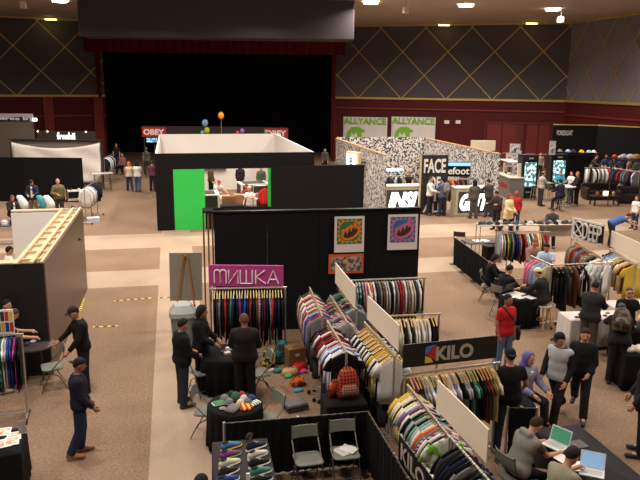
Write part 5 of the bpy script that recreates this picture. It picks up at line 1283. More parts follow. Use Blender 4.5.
for dx, dy, c, nm, bn in ((.06, .27, (40, 90, 60), 'dark green and maroon cap at the back', 0), (.17, .28, (150, 36, 44), 'red beanie at the back right', 1), (-.13, .2, (110, 110, 108), 'grey cap at the back left', 0),
        (.04, .1, (46, 44, 46), 'charcoal cap in the middle', 0), (.19, .13, (190, 186, 178), 'pale grey beanie right of middle', 1), (.32, .12, (50, 60, 120), 'blue beanie at the right', 1),
        (.12, -.02, (206, 190, 160), 'cream beanie in the centre', 1), (.24, -.03, (90, 92, 96), 'grey cap right of the cream beanie', 0), (-.06, .05, (120, 120, 118), 'grey folded beanie left of centre', 1), (.0, .34, (26, 60, 44), 'green beanie farthest back', 1)):
    if dx*dx+dy*dy < .2: hat(hx_+dx-.03, hy_+dy-.03, hz, random.uniform(-1, 1), c, nm+' of the hat table', bn)
def folded(x, y, z, rz, m_, lab, d=(.2, .26, .05), cat='folded clothes', grp='folded clothes on the hat table', nm='folded_garment'):
    o = MB().loft([((0, 0, 0), (d[0]/2, 0, 0), (0, d[1]/2, 0)), ((0, 0, d[2]*.5), (d[0]/2*1.05, 0, 0), (0, d[1]/2*1.05, 0)), ((0.01, 0, d[2]), (d[0]/2*.92, 0, 0), (0, d[1]/2*.92, 0))], 14, p=.4).build(nm, m_, smooth=True, loc=(x, y, z), rz=rz)
    tag(o, lab, cat, grp); return o
folded(hx_-.27, hy_+.02, hz, .3, M((70, 120, 84), kind='plaid', c2='white', sc=8), 'green and white plaid scarf at the left rim of the hat table', (.22, .16, .04))
folded(hx_-.06, hy_-.24, hz, -.6, M((104, 102, 100), .9, .2, 9), 'grey knitted scarf at the front of the hat table', (.2, .26, .06))
folded(hx_+.16, hy_-.2, hz, .1, M((176, 40, 40), kind='stripe', c2='yellow', sc=4), 'red and yellow scarf at the front right of hat table', (.2, .24, .05))
folded(hx_+.32, hy_-.09, hz, .6, M((60, 110, 70), kind='stripe', c2='white', sc=6), 'green and white scarf at the right rim of the hat table', (.2, .14, .04))
o = MB().loft([((0, 0, 0), (.05, 0, 0), (0, .05, 0)), ((0, 0, .02), (.06, 0, 0), (0, .06, 0))], 16).build('dish', M((120, 96, 96), .4), loc=(hx_-.22, hy_-.17, hz)); tag(o, 'small round dish at the left front of the hat table', 'dish')
# ---- shoe table
sx0, sy0 = G(240, 442, .75); w_ = .80
rect_table(sx0-.02, sy0-.72, w_, 1.5, .75, -.03, 'folding table under the shoes', 'black cloth covering the shoe table', mat=M((52, 46, 46), .9, .15, 8))
def shoe(x, y, z, rz, c1, c2, lab, grp='shoes on the black table', L_=.29, tilt=0):
    t = thing('sneaker', lab, 'shoe', (x, y, z), rz, grp)
    MB().loft([((x_, 0, .0+.0), (0, w2, 0), (0, 0, .016)) for x_, w2 in ((-.14, .02), (-.12, .034), (-.05, .036), (.03, .042), (.09, .045), (.125, .035), (.145, .012))], 8).build('sole', M(c2, .7, .05), t).location.z = .016
    R_ = [(-.135, .026, .05, .035), (-.11, .034, .058, .045), (-.06, .034, .06, .048), (-.0, .036, .052, .04), (.05, .040, .042, .028), (.10, .038, .036, .020), (.135, .018, .03, .012)]
    MB().loft([((x_, 0, zc), (0, w2, 0), (0, 0, hh_)) for x_, w2, zc, hh_ in R_], 10).build('upper', M(c1, .8, .2, 30) if isinstance(c1, tuple) else c1, t, smooth=True); up_ = COL.objects[-1]
    MB().tube([(-.02+.022*i, (-.016 if i % 2 else .016), .1-.011*i) for i in range(5)], .004, 4).build('laces', M(c2, .8), up_)
    MB().loft([((-.08, 0, .104), (.045, 0, 0), (0, .024, 0)), ((-.08, 0, .109), (.04, 0, 0), (0, .02, 0))], 10).build('opening', M((30, 26, 26), .9), t)
    t.scale = (L_/.29,)*3; return t
shp = [((70, 110, 150), (226, 190, 50), 'blue and yellow'), ((120, 60, 120), (120, 190, 60), 'purple and lime'), ((206, 196, 176), (230, 224, 214), 'cream'), ((40, 36, 36), (230, 226, 220), 'black and white'), ((40, 60, 130), (226, 220, 214), 'blue and white'), ((196, 120, 130), (230, 224, 216), 'pink')]
shq = [((30, 34, 60), (230, 224, 214), 'large navy'), ((206, 196, 172), (226, 216, 200), 'cream canvas'), ((26, 24, 26), (230, 226, 222), 'black'), ((60, 120, 110), (222, 206, 180), 'teal'), ((26, 24, 26), (226, 220, 216), 'black low'), ((200, 190, 170), (226, 220, 214), 'beige')]
for col_, (lst, px) in enumerate(((shp, 231), (shq, 256))):
    for i, (c1, c2, nm) in enumerate(lst):
        x, y = G(px-(i*.8 if col_ == 0 else -i*1.5), 447+i*8.5, .76)
        shoe(x, y-.04, .757, .45+random.uniform(-.1, .1)+(.1 if col_ == 0 else 0), c1, c2, '%s sneaker, %s from the back in the %s row' % (nm, ord_(i+1), ('left', 'right')[col_]), L_=.36)
x, y = G(249, 438, .76)
shoe(x, y, .757, 1.2, (40, 38, 34), (110, 100, 60), 'dark high sneaker standing at the back edge of the shoe table', L_=.26)
o = MB().box((0, 0, .05), (.05, .02, .1)).build('price_card', PAPER, loc=(*G(248, 477, .8), .757)); tag(o, 'small white price card between the two shoe rows', 'card')
# person's head at the bottom edge
person('dark-haired head at the bottom edge left of the shoe table', 201, 474, 60, 'stand', ('jacket', 'black'), 'black', ('short', BK), 'skin', .02, tall=1.7)
# ---- magenta-sign booth: round table
mx_, my_ = G(224, 353, .75); round_table(mx_, my_+.0, .5, .75, 'round table between the men and the dark clothes rack', 'black cloth on the round table before the dark clothes rack')
for dx, dy, c, nm, d in ((.1, .12, (226, 220, 216), 'white paper box', (.1, .08, .06)), (-.02, .0, (90, 50, 44), 'small brown box', (.1, .08, .04)), (.06, -.08, (190, 180, 170), 'pale grey tin', (.12, .09, .04))):
    o = MB().box((0, 0, d[2]/2), d).build('small_box', M(c, .7, .1), loc=(mx_+dx, my_+dy, .757), rz=.4); tag(o, nm+' on the round black table near the magenta sign', 'box', 'small boxes on the round table')
# backpack on black box table
bx_, by_ = G(343, 398, .92)
rect_table(bx_, by_-.05, .66, .5, .92, 0, 'small table under the plaid backpack', 'black cloth under the plaid backpack', drop=.88)
def backpack(x, y, z, rz, m_, lab, m2=None, s=1., grp=None):
    t = thing('backpack', lab, 'backpack', (x, y, z), rz, grp)
    MB().loft([((0, 0, 0), (.14, 0, 0), (0, .07, 0)), ((0, 0, .06), (.165, 0, 0), (0, .09, 0)), ((0, 0, .25), (.155, 0, 0), (0, .085, 0)), ((0, 0.01, .38), (.11, 0, 0), (0, .065, 0)), ((0, .02, .43), (.05, 0, 0), (0, .03, 0))], 14, p=.6).build('bag_body', m_, t, smooth=True)
    MB().loft([((0, -.075, .05), (.12, 0, 0), (0, .045, 0)), ((0, -.085, .12), (.125, 0, 0), (0, .05, 0)), ((0, -.07, .22), (.1, 0, 0), (0, .035, 0))], 12, p=.6).build('front_pocket', m2 or m_, t, smooth=True)
    MB().tube([(-.04, .02, .42), (0, .03, .47), (.04, .02, .42)], .008, 5).build('handle', M((30, 28, 28), .8), t)
    for s_ in (-1, 1): MB().tube([(s_*.07, .06, .38), (s_*.09, .13, .28), (s_*.1, .11, .12), (s_*.11, .07, .05)], .014, 5).build('strap', M((40, 36, 36), .8), t)
    t.scale = (s, s, s); return t
PLD = M((170, 60, 34), kind='plaid', c2=(60, 30, 26), sc=7)
x, y = G(347.5, 397, .93); backpack(x, y, .93, .1, PLD, 'orange and black plaid backpack on the black-covered box', M((150, 110, 90), kind='plaid', c2=(70, 34, 26), sc=9), 1.2)
x, y = G(334, 397, .93); t = thing('handbag', 'small orange and black patterned bag leaning left of plaid backpack', 'bag', (x-.02, y, .93), .2)
MB().loft([((0, 0, 0), (.08, 0, 0), (0, .04, 0)), ((.03, 0, .2), (.09, 0, 0), (0, .04, 0)), ((.05, 0, .3), (.05, 0, 0), (0, .03, 0))], 10, p=.6).build('bag_body', M((206, 70, 30), kind='blotch', c2='charcoal', sc=7), t, smooth=True)
MB().tube([(.02, 0, .28), (.06, 0, .42), (.1, 0, .26)], .008, 5).build('handle', M((60, 30, 24)), t)
x, y = G(368, 402, .05)
for i, (dx, dy) in enumerate(((0, 0), (.08, .06))):
    o = MB().box((0, 0, .01), (.22, .3, .016)).build('catalogue', PAPER, loc=(x+dx, y+dy, .3+.02*i), rz=.3*i+.2); tag(o, ('lower', 'upper')[i]+' white catalogue stacked beside the gold-hanger rack', 'catalogue', 'catalogues by the gold-hanger rack')
t = thing('storage_box', 'low dark box under the white catalogues', 'box', (x+.04, y+.03, 0), .2); MB().box((0, 0, .14), (.4, .4, .28)).build('box_body', BLACKP, t, bev=.01); MB().box((0, 0, .288), (.42, .42, .02)).build('lid', BLACKG, t)
# printed tee at the front of the KILO rack done in racks; floor clutter behind the racks
CL = [(268, 362, 'shoe', (190, 176, 60), (60, 80, 110), 'yellow and blue patterned bag slumped on the floor'), (272, 356, 'bag', (186, 170, 70), None, ''), (281, 366, 0, 0, 0, 0)]
def blob(px, py, d, m_, lab, nm='bag', cat='bag', rz=0., handle=True):
    x, y = G(px, py, d[2]/2); t = thing(nm, lab, cat, (x, y, 0), rz, 'things piled on the floor behind the racks')
    MB().loft([((0, 0, 0), (d[0]*.42, 0, 0), (0, d[1]*.42, 0)), ((0, 0, d[2]*.25), (d[0]*.5, 0, 0), (0, d[1]*.5, 0)), ((.02, 0, d[2]*.7), (d[0]*.44, 0, 0), (0, d[1]*.42, 0)), ((.03, .01, d[2]), (d[0]*.25, 0, 0), (0, d[1]*.22, 0))], 12, p=.7).build('bag_body' if handle else nm, m_, t, smooth=True)
    if handle: MB().tube([(-d[0]*.2, 0, d[2]*.9), (0, 0, d[2]*1.25), (d[0]*.25, 0, d[2]*.9)], .01, 5).build('handle', M((40, 34, 34)), t)
    return t
blob(268, 358, (.34, .26, .4), M((190, 176, 70), kind='blotch', c2='charcoal', sc=10), 'yellow and grey patterned bag on the floor below the dark rack')
blob(281, 352, (.36, .3, .5), M((40, 40, 42), kind='blotch', c2='teal', sc=7), 'black bag with teal and pink print on the floor')
blob(299, 366, (.34, .24, .16), M((190, 40, 40), .8, .1), 'red cloth bag lying on the tan bag heap', rz=.5)
blob(290, 371, (.38, .26, .14), M((176, 140, 100), .8, .1), 'tan shoulder bag lying on the floor near the leftmost aisle rack')
blob(297, 381, (.32, .24, .18), M((206, 96, 30), kind='blotch', c2='brown', sc=10), 'bright orange patterned bag on the floor at foot of the leftmost aisle rack')
blob(277, 370, (.2, .16, .1), M((60, 110, 110), .8, .1), 'small teal bag on the floor between larger bags')
blob(303, 371, (.16, .12, .08), M((214, 60, 130), .8, .1), 'small pink pouch on the floor by the leftmost aisle rack', handle=False, nm='pouch', cat='pouch')
blob(288, 376, (.18, .12, .07), M((70, 150, 90), .8, .1), 'small green pouch on the floor below the tan bag', handle=False, nm='pouch', cat='pouch')
blob(298, 390, (.2, .12, .06), M((70, 140, 160), .8, .1), 'small blue pouch on the floor below the orange bag', handle=False, nm='pouch', cat='pouch')
blob(271, 370, (.12, .1, .06), M((220, 206, 180), .8, .1), 'cream pouch on the floor beneath the yellow bag', handle=False, nm='pouch', cat='pouch')
x, y = G(295, 356, .22); t = thing('cardboard_box', 'brown cardboard box on the floor behind the bag heap', 'box', (x, y, 0), .2)
MB().box((0, 0, .22), (.4, .3, .44)).build('box_body', M((130, 90, 56), .8, .08), t, bev=.006); MB().box((0, -.153, .3), (.1, .004, .06)).build('label_sticker', M((200, 190, 176)), t)
x, y = G(295, 403, .12); t = thing('suitcase', 'grey and black case lying on the floor left of the backpack rack', 'case', (x, y, 0), .25)
MB().box((0, 0, .08), (.42, .3, .14)).build('shell', M((96, 94, 92), .7, .1), t, bev=.03); MB().box((0, 0, .08), (.435, .31, .04)).build('zip_band', M((40, 38, 40), .7), t, bev=.01); MB().tube([(-.06, -.15, .08), (-.05, -.19, .08), (.05, -.19, .08), (.06, -.15, .08)], .008, 5).build('handle', M((40, 38, 40)), t)
# ---- left booth tables
lx_, ly_ = G(34, 344, .75); round_table(lx_, ly_, .42, .75, 'round dark table beside the plywood booth at left', None, top=M((74, 62, 58), .5, .1, 6))
for i, (dx, dy, c, nm) in enumerate(((0.02, .12, (190, 190, 186), 'white and blue crumpled pouch'), (-.08, .02, (60, 74, 70), 'dark green pouch'), (.1, .2, (60, 80, 110), 'blue pouch'))):
    o = MB().ball((0, 0, .03), (.07, .05, .035), 10, 5).build('pouch', M(c, .7, .3, 20), smooth=True, loc=(lx_+dx-.05, ly_+dy-.05, .752), rz=.4+i); tag(o, nm+' on the round dark table at left', 'pouch', 'pouches on the left round table')
tx, ty = G(2, 441, .75); rect_table(tx-.35, ty-.1, 1.3, .8, .75, .1, 'folding table at the lower left edge', 'black cloth on the lower left table', drop=.72)
for i, (px, py, rz) in enumerate(((14, 436, .2), (4, 432, .1), (4, 444, .3), (12, 442, .15))):
    x, y = G(px, py, .76); t = thing('magazine', 'printed magazine on the lower left table, %s' % ('nearest the corner', 'behind the others', 'in front', 'in the middle')[i], 'magazine', (x, y, .757+.006*i), rz, 'magazines on the lower left table')
    MB().box((0, 0, .003), (.2, .26, .005)).build('cover', PAPER, t); MB().box((0, 0, .0065), (.16, .2, .002)).build('print', M((190, 130, 100), kind='blotch', c2=(226, 216, 206), sc=22), t)
x, y = G(22, 429, .82); t = thing('sign_holder', 'small steel upright card holder at the corner of the lower left table', 'card holder', (x, y, .757), .3); MB().box((0, 0, .0), (.12, .08, .01)).build('base', STEEL, t); MB().box((0, 0, .1), (.1, .012, .2)).build('upright', M((150, 146, 140), .4), t)
# ---- tapes
TAPE = M((220, 200, 50), kind='stripe', c2='black', sc=1.6, rough=.6)
def tape(a, b, lab, w=.06, z=.004):
    A_, B_ = G(*a), G(*b); L_ = dist(A_, B_); o = MB().box((L_/2, 0, 0), (L_, w, .003)).build('hazard_tape', TAPE, loc=(A_[0], A_[1], z), rz=ang(A_, B_)); tag(o, lab, 'tape', 'black and yellow tapes on the carpet')
tape((114, 301), (152, 298), 'black and yellow tape strip on the carpet right of the plywood booth'); tape((158, 298), (178, 297), 'black and yellow tape strip on the light aisle near the easel')
tape((93, 327), (118, 326), 'black and yellow tape strip on the carpet beside the man in a flat cap'); tape((80, 311), (83.5, 298), 'black and yellow tape strip along the foot of the plywood booth', .08)
tape((147, 196.5), (153, 196.5), 'short yellow tape strip at the feet of the person in purple', .15)
# ---- far left: tables, shoe shelf
tx, ty = G(13, 224, .75); rect_table(tx-.3, ty, 2.2, .8, .75, .1, 'low dark table in front of the seated person at far left', None, top=M((50, 44, 48), .5))
for i, (dx, c, nm, hh_) in enumerate(((-.5, (196, 190, 190), 'pale grey bottle', .25), (-.25, (150, 50, 50), 'red patterned box', .14), (.0, (226, 222, 218), 'white cup', .16), (.3, (60, 56, 60), 'black bag', .2), (.55, (210, 206, 200), 'white papers', .05))):
    o = MB().loft([((0, 0, 0), (.12, 0, 0), (0, .1, 0)), ((0, 0, hh_*.7), (.11, 0, 0), (0, .09, 0)), ((0, 0, hh_), (.06, 0, 0), (0, .05, 0))], 12).build('goods', M(c, .6, .2, 9), loc=(tx-.3+dx, ty, .752)); o.name = nm.split()[-1]; tag(o, nm+' on the low table at far left', nm.split()[-1], 'goods on the far left table')
for i, (px, c, nm) in enumerate(((23.5, (226, 224, 220), 'white'), (43, (70, 150, 160), 'teal and white'), (50, (222, 218, 212), 'pale'))):
    x, y = G(px, 197, 1.0); r9=.62; t = thing('draped_stool', nm+' cloth draped over a high stool by the black wall', 'cloth', (x, y-.3, 0), 0, 'cloth-draped stools at far left')
    MB().loft([((0, 0, .5), (.26, 0, 0), (0, .2, 0)), ((.06, 0, .75), (.17, 0, .04), (0, .2, 0)), ((-.05, 0, 1.0), (.2, 0, -.06), (0, .16, 0)), ((-.1, 0, 1.12), (.09, 0, 0), (0, .08, 0))], 14).build('cloth', M(c, .8, .1, 6), t, smooth=True)
    for s_ in (-1, 1): MB().tube([(s_*.2, 0, 0), (s_*.15, 0, .6)], .02, 6).build('leg', DSTEEL, t)
x, y = G(78, 222, 0); t = thing('display_shelf', 'open steel shelf stacked with shoes at the left aisle', 'shelf', (x, y+1, 0), .15)
for z_ in (.45, .85, 1.25): MB().box((0, 0, z_), (1.0, .5, .03)).build('shelf_board', M((186, 176, 160), .5), t)
for s_ in (-1, 1):
    for q_ in (-1, 1): MB().tube([(s_*.48, q_*.22, 0), (s_*.48, q_*.22, 1.3)], .016, 6).build('post', STEEL, t)
k = 0
for z_ in (.45, .85, 1.25):
    for i in range(3):
        k += 1; ca, sa = math.cos(.15), math.sin(.15); u = -.32+.32*i
        shoe(x+u*ca, y+1+u*sa, z_+.016, 1.4, [(200, 190, 176), (60, 56, 58), (150, 120, 90)][(k+i) % 3], (226, 220, 210), 'sneaker on the left aisle shelf, %s board, %s' % ({.45: 'lowest', .85: 'middle', 1.25: 'top'}[z_], ('left', 'centre', 'right')[i]), 'sneakers on the left aisle shelf', .3)
x, y = G(92, 225, 0); t = thing('storage_box', 'white and blue box on the floor below the left aisle shelf', 'box', (x, y+.6, 0), .2); MB().box((0, 0, .1), (.5, .35, .2)).build('box_body', M((190, 200, 220), .6), t, bev=.01); MB().box((0, 0, .21), (.52, .37, .03)).build('lid', PAPER, t)
x, y = G(100, 190, 0); rect_table(x+.2, y-.2, 1.1, .6, 1.0, .2, 'narrow pale high table at the end of the white fabric wall', None, top=M((206, 200, 190), .5))
# ---- right: laptop table
A = np.array(G(544, 433, .75)); B = np.array(G(578, 432, .75)); C_ = np.array(G(625, 484, .75))
w = .80; cxy = ((A[0]+B[0])/2, B[1]-.95)
rect_table(cxy[0]+.02, cxy[1]+.1, .76, 2.1, .75, 0, 'long folding table with laptops at the lower right', 'dark grey cloth on the laptop table', mat=M((44, 40, 46), .9, .12, 8))
def laptop(x, y, z, rz, scr, lab, body=(222, 220, 214), open_=True):
    t = thing('laptop', lab, 'laptop', (x, y, z), rz, 'laptops on the lower right table')
    MB().box((0, 0, .01), (.33, .23, .018)).build('base', M(body, .4, .03), t, bev=.004)
    if open_:
        MB().box((0, -.0, .0205), (.28, .1, .003)).build('keyboard', M((190, 188, 182), .6, .1, 30), t)
        ld = bpy.data.objects.new('lid', None)
        m4 = Matrix.Rotation(math.radians(-18), 4, 'X')
        o = MB().box((0, 0, .115), (.33, .012, .23)).build('lid', M(body, .4, .03), t, loc=(0, .115, .018)); o.rotation_euler.x = math.radians(-18)
        s_ = MB().box((0, -.008, .115), (.30, .003, .2)).build('screen', M(scr, .3, .12, 14, em=.22), o)
        bpy.data.objects.remove(ld)
    else: MB().ball((0, 0, .02), (.03, .03, .003), 8, 3).build('lid_mark', M((200, 60, 40), .5), t)
    return t
x, y = G(556, 446, .76); laptop(x-.02, y, .757, math.radians(-62), (70, 140, 110), 'white laptop with a green screen before the man in the vest')
x, y = G(593, 473, .76); laptop(x-.02, y+.0, .757, math.radians(-35), (150, 190, 230), 'silver laptop with pale blue screen before the man in a beanie')
x, y = G(576, 446, .76); laptop(x, y+.02, .757, .1, None, 'closed black laptop with a red mark on the long table', (48, 46, 54), False)
for px, py, nm, rz in ((560, 457, 'sheet of paper beside the green-screened laptop', .3), (577, 466, 'white sheet of paper under the hand of man in beanie', -.3)):
    x, y = G(px, py, .76); o = MB().box((0, 0, .001), (.2, .28, .002)).build('paper_sheet', PAPER, loc=(x, y, .758), rz=rz); tag(o, nm, 'paper', 'papers on the laptop table')
x, y = p_v['pos']; chair(x-.0, y, p_v['rz']+math.pi, 'grey folding chair under the man in the vest')
x, y = p_b['pos']; chair(x, y, p_b['rz']+math.pi, 'grey folding chair under the man in a beanie')
x, y = p_y['pos']; chair(x, y, p_y['rz']+math.pi, 'folding chair under the youth in a purple hood')
fx0, fx1 = G(478, 401, .92), G(512, 398, .92)
fence((5.15, 9.55), (5.6, 9.45), .95, 'short black drape panel beside the man in black t-shirt', 2)
# shoulder bag of the man in red
b0 = p_red['wp'](-.30, -.02, .86); t = thing('shoulder_bag', 'black shoulder bag at the hip of the man in red', 'bag', (b0[0], b0[1], b0[2]-.14), p_red['rz'])
MB().loft([((0, 0, 0), (.05, 0, 0), (0, .13, 0)), ((0, 0, .15), (.06, 0, 0), (0, .15, 0)), ((0, 0, .28), (.04, 0, 0), (0, .12, 0))], 12, p=.6).build('bag_body', M((22, 20, 22), .7, .1), t, smooth=True)
org = np.array(b0)-np.array([0, 0, .14]); rm = rzm(-p_red['rz'])
MB().tube([rm@(np.array(p_red['wp'](*v))-org) for v in ((-.27, .0, .98), (-.15, .135, 1.16), (0, .155, 1.3), (.08, .12, 1.42), (.11, .03, 1.495), (.08, -.1, 1.44), (-.02, -.15, 1.3), (-.2, -.12, 1.1), (-.28, -.04, .98))], .014, 5).build('strap', M((28, 24, 24), .8), t)
for pp, mt_, lab, s_ in ((p_w, M((104, 90, 74), kind='blotch', c2=(60, 50, 44), sc=12), 'camouflage backpack worn by the man leaning over the table', 1.15), (p_bp, M((130, 128, 124), kind='blotch', c2='grey', sc=9), 'grey patterned backpack worn by the person in denim', 1.1)):
    b0 = pp['wp'](0, -.22, 1.10); bp_ = backpack(b0[0], b0[1], b0[2], pp['rz'], mt_, lab, None, s_); bp_.rotation_euler.x = 0
    if pp is p_w: bp_.rotation_euler = (math.radians(-30), 0, pp['rz'])
# ---- right: round table with papers, chairs, stool
rx_, ry_ = G(520, 296, .75); round_table(rx_+.02, ry_+.05, .5, .75, 'round table where two people in black sit', 'black cloth on the round table with open binder')
x, y = rx_-.1, ry_+.12
t = thing('binder', 'open white binder on the round black table', 'binder', (x, y, .757), .5, 'papers on the round black table')
for s_ in (-1, 1):
    o = MB().box((s_*.14, 0, .004), (.27, .34, .006)).build('page', PAPER, t)
o = MB().box((0, .03, .15), (.5, .01, .32)).build('cover', M((40, 38, 42), .6), t, loc=(0, .2, 0)); o.rotation_euler.x = .5
for dx, dy, nm in ((.0, -.22, 'left'), (.28, -.3, 'right')):
    o = MB().box((0, 0, .002), (.22, .3, .003)).build('paper_sheet', PAPER, loc=(x+dx, y+dy, .757), rz=.3); tag(o, 'white sheet on the round black table, %s of two' % nm, 'paper', 'papers on the round black table')
for pq, lab in ((p_s1, 'steel chair nearest the drape fence under the dark-haired woman'), (p_s2, 'steel chair under the man in black hooded jacket')):
    x, y = pq['pos']; chair(x, y, pq['rz']+math.pi, lab, M((120, 112, 100), .6), 'steel chairs at the round black table')
x, y = p_st['pos']; t = thing('bar_stool', 'wooden stool under the person in a cream beanie', 'stool', (x, y, 0), .3)
MB().cyl((0, 0, p_st['pz']-.17), .19, .045, 24).build('seat', M((206, 196, 176), .6), t, bev=.01)
for k in range(4):
    a = math.pi/4+k*math.pi/2; MB().tube([(.24*math.cos(a), .24*math.sin(a), 0), (.13*math.cos(a), .13*math.sin(a), p_st['pz']-.17)], .018, 6).build('leg', M((190, 146, 76), .5, .1), t)
MB().tube([(.2*math.cos(a), .2*math.sin(a), .25) for a in [math.pi/4+k*math.pi/2 for k in range(5)]], .012, 5).build('stretcher', M((190, 146, 76), .5, .1), t)
# drape fence right booth
fence(G(455, 238, .92), G(489, 262, .92), .92, 'black drape fence at the front left of the shelf booth', 4)
x, y = G(480, 241, .75); rect_table(x+.1, y, 1.3, .7, .75, 0, 'black-topped table with papers behind the drape fence', None, top=M((44, 38, 42), .5))
for i in range(2):
    o = MB().box((0, 0, .002), (.24, .3, .004)).build('paper_sheet', PAPER, loc=(x-.1+.3*i, y+.05, .752), rz=.3*i); tag(o, 'bright paper sheet on the table behind the drape fence, %s' % ('left', 'right')[i], 'paper', 'papers behind the drape fence')
x, y = G(462, 243, .46); chair(x, y+.2, 2.6, 'dark chair behind the drape fence at its left end', M((50, 44, 44), .7))
x, y = G(487, 246, .5); t = thing('storage_crate', 'black crate under the table behind the drape fence', 'crate', (x+.2, y, 0), .1); MB().box((0, 0, .25), (.6, .4, .5)).build('crate_body', BLACKP, t, bev=.02); MB().box((0, 0, .51), (.62, .42, .03)).build('lid', BLACKG, t)
# shelf with hats and shoes on top of the long rack
A = G(478, 224, 1.85); B = G(577, 223, 1.85); w = dist(A, B)
t = thing('display_shelf', 'long high shelf covered with caps and shoes above the clothes', 'shelf', (A[0], A[1], 0), ang(A, B))
MB().box((w/2, 0, 1.83), (w, .42, .03)).build('shelf_board', M((196, 186, 170), .5), t)
for i in range(4):
    for q_ in (-1, 1): MB().tube([(w*i/3*.98+.02, q_*.19, 0), (w*i/3*.98+.02, q_*.19, 1.83)], .014, 6).build('post', STEEL, t)
MB().box((w*.82, .2, 1.6), (w*.34, .02, .42)).build('white_panel', M((206, 194, 176), .7), t)
ra_ = ang(A, B)
for i in range(24):
    u = w*(i+.5)/24; x, y = A[0]+u*math.cos(ra_), A[1]+u*math.sin(ra_)
    c, nm = [((60, 58, 60), 'charcoal'), ((190, 186, 180), 'pale grey'), ((30, 28, 30), 'black'), ((120, 112, 100), 'taupe'), ((50, 60, 96), 'navy'), ((90, 84, 76), 'brown-grey')][(i*5+i//7) % 6]
    lb_ = '%s cap, %s from the %s on the long high shelf' % (nm, ord_(i+1 if i < 12 else 24-i), 'left' if i < 12 else 'right')
    hat(x, y-.05+.1*(i % 2), 1.847, random.uniform(-2, 2), c, lb_, i % 4 == 3, grp='caps on the long high shelf')
# ---- white clothed tables lower right
A = G(560, 312, .75); B = G(600, 305, .75)
x, y = G(581, 318, .75); rect_table(x+.45, y+.1, 1.5, .62, .75, -.1, 'folding table with small goods before the dark and white rack', 'white cloth hanging to the floor on the goods table', mat=M((208, 200, 192), .85, .04, 4), drop=.66)
for i in range(7):
    dx, dy = -.55+.18*i, (.1 if i % 2 else -.08); c, nm = [((60, 50, 46), 'dark'), ((150, 110, 90), 'tan'), ((40, 40, 46), 'black'), ((130, 130, 136), 'grey')][i % 4]
    o = MB().ball((0, 0, .02), (.06, .045, .022), 10, 4).build('sunglasses_case', M(c, .4), smooth=True, loc=(x+.45+dx, y+.1+dy-.02*i*.3, .758), rz=i*.7); tag(o, '%s small case, %s from the left on the white-clothed goods table' % (nm, ord_(i+1)), 'case', 'small cases on the white cloth')
x, y = G(622, 306, .75); rect_table(x+.5, y+.1, 1.5, .6, .75, -.1, 'folding table before the man with sunglasses', 'white cloth on the table before the man with sunglasses', mat=M((214, 206, 198), .85, .04, 4), drop=.4)
x2, y2 = G(634, 330, .75); rect_table(x2+.35, y2+.1, 1.3, .6, .75, -.15, 'dark table with goods at the right edge', 'black cloth on the dark goods table at right edge', drop=.7)
for i in range(4):
    o = MB().ball((0, 0, .03), (.07, .06, .035), 10, 4).build('trinket', M([(190, 180, 176), (120, 120, 130), (220, 216, 210), (90, 70, 60)][i], .4, .3, 30), smooth=True, loc=(x2-.15+.2*i, y2+.12-.05*i, .76), rz=i); tag(o, '%s small item on the dark table at right, %s from left' % (('pale', 'grey', 'white', 'brown')[i], ord_(i+1)), 'item', 'items on the dark table')
x3, y3 = G(634, 352, .75); rect_table(x3+.3, y3, 1.1, .6, .75, -.2, 'table with a heap of white cloths at the right edge', 'black cloth on the table with white heap', drop=.72)
for i in range(3):
    folded(x3-.05+.14*i, y3+.05-.08*i, .757+.02*i, .4*i, M((232, 220, 190), .8, .05), 'crumpled cream cloth at the right edge, %s' % ('leftmost', 'middle', 'rightmost')[i], (.22, .2, .1), grp='cream cloths on the table')
# ---- right back: high table, stools, lit cabinets, kiosk, sofa
x, y = G(566, 186, 1.05)
t = thing('high_table', 'high white-topped round table between the standing people at right back', 'table', (x, y, 0))
MB().cyl((0, 0, 1.02), .5, .04, 28).build('tabletop', WHITEP, t); MB().cyl((0, 0, .02), .05, 1.0, 12).build('column', STEEL, t); MB().cyl((0, 0, 0), .3, .025, 24).build('base', STEEL, t)
t = thing('bar_stool', 'steel stool under the person in a navy jacket', 'stool', (p_n['pos'][0], p_n['pos'][1], 0), 0, 'steel bar stools')
def stool(t, z):
    MB().cyl((0, 0, z), .19, .05, 20).build('seat', M((60, 54, 52), .6), t)
    for k in range(4):
        a = math.pi/4+k*math.pi/2; MB().tube([(.24*math.cos(a), .24*math.sin(a), 0), (.14*math.cos(a), .14*math.sin(a), z)], .016, 6).build('leg', STEEL, t)
    MB().tube([(.2*math.cos(a), .2*math.sin(a), .28) for a in [math.pi/4+k*math.pi/2 for k in range(5)]], .012, 5).build('stretcher', STEEL, t)
stool(t, p_n['pz']-.18)
for px, py, lb_ in ((534, 200, 'steel stool left of the man in pale grey'), (548, 200, 'steel stool right of the man in pale grey'), (569, 203, 'steel stool beside the navy-jacketed figure')):
    x, y = G(px, py, 0); stool(thing('bar_stool', lb_, 'stool', (x, y, 0), 0, 'steel bar stools'), .72)
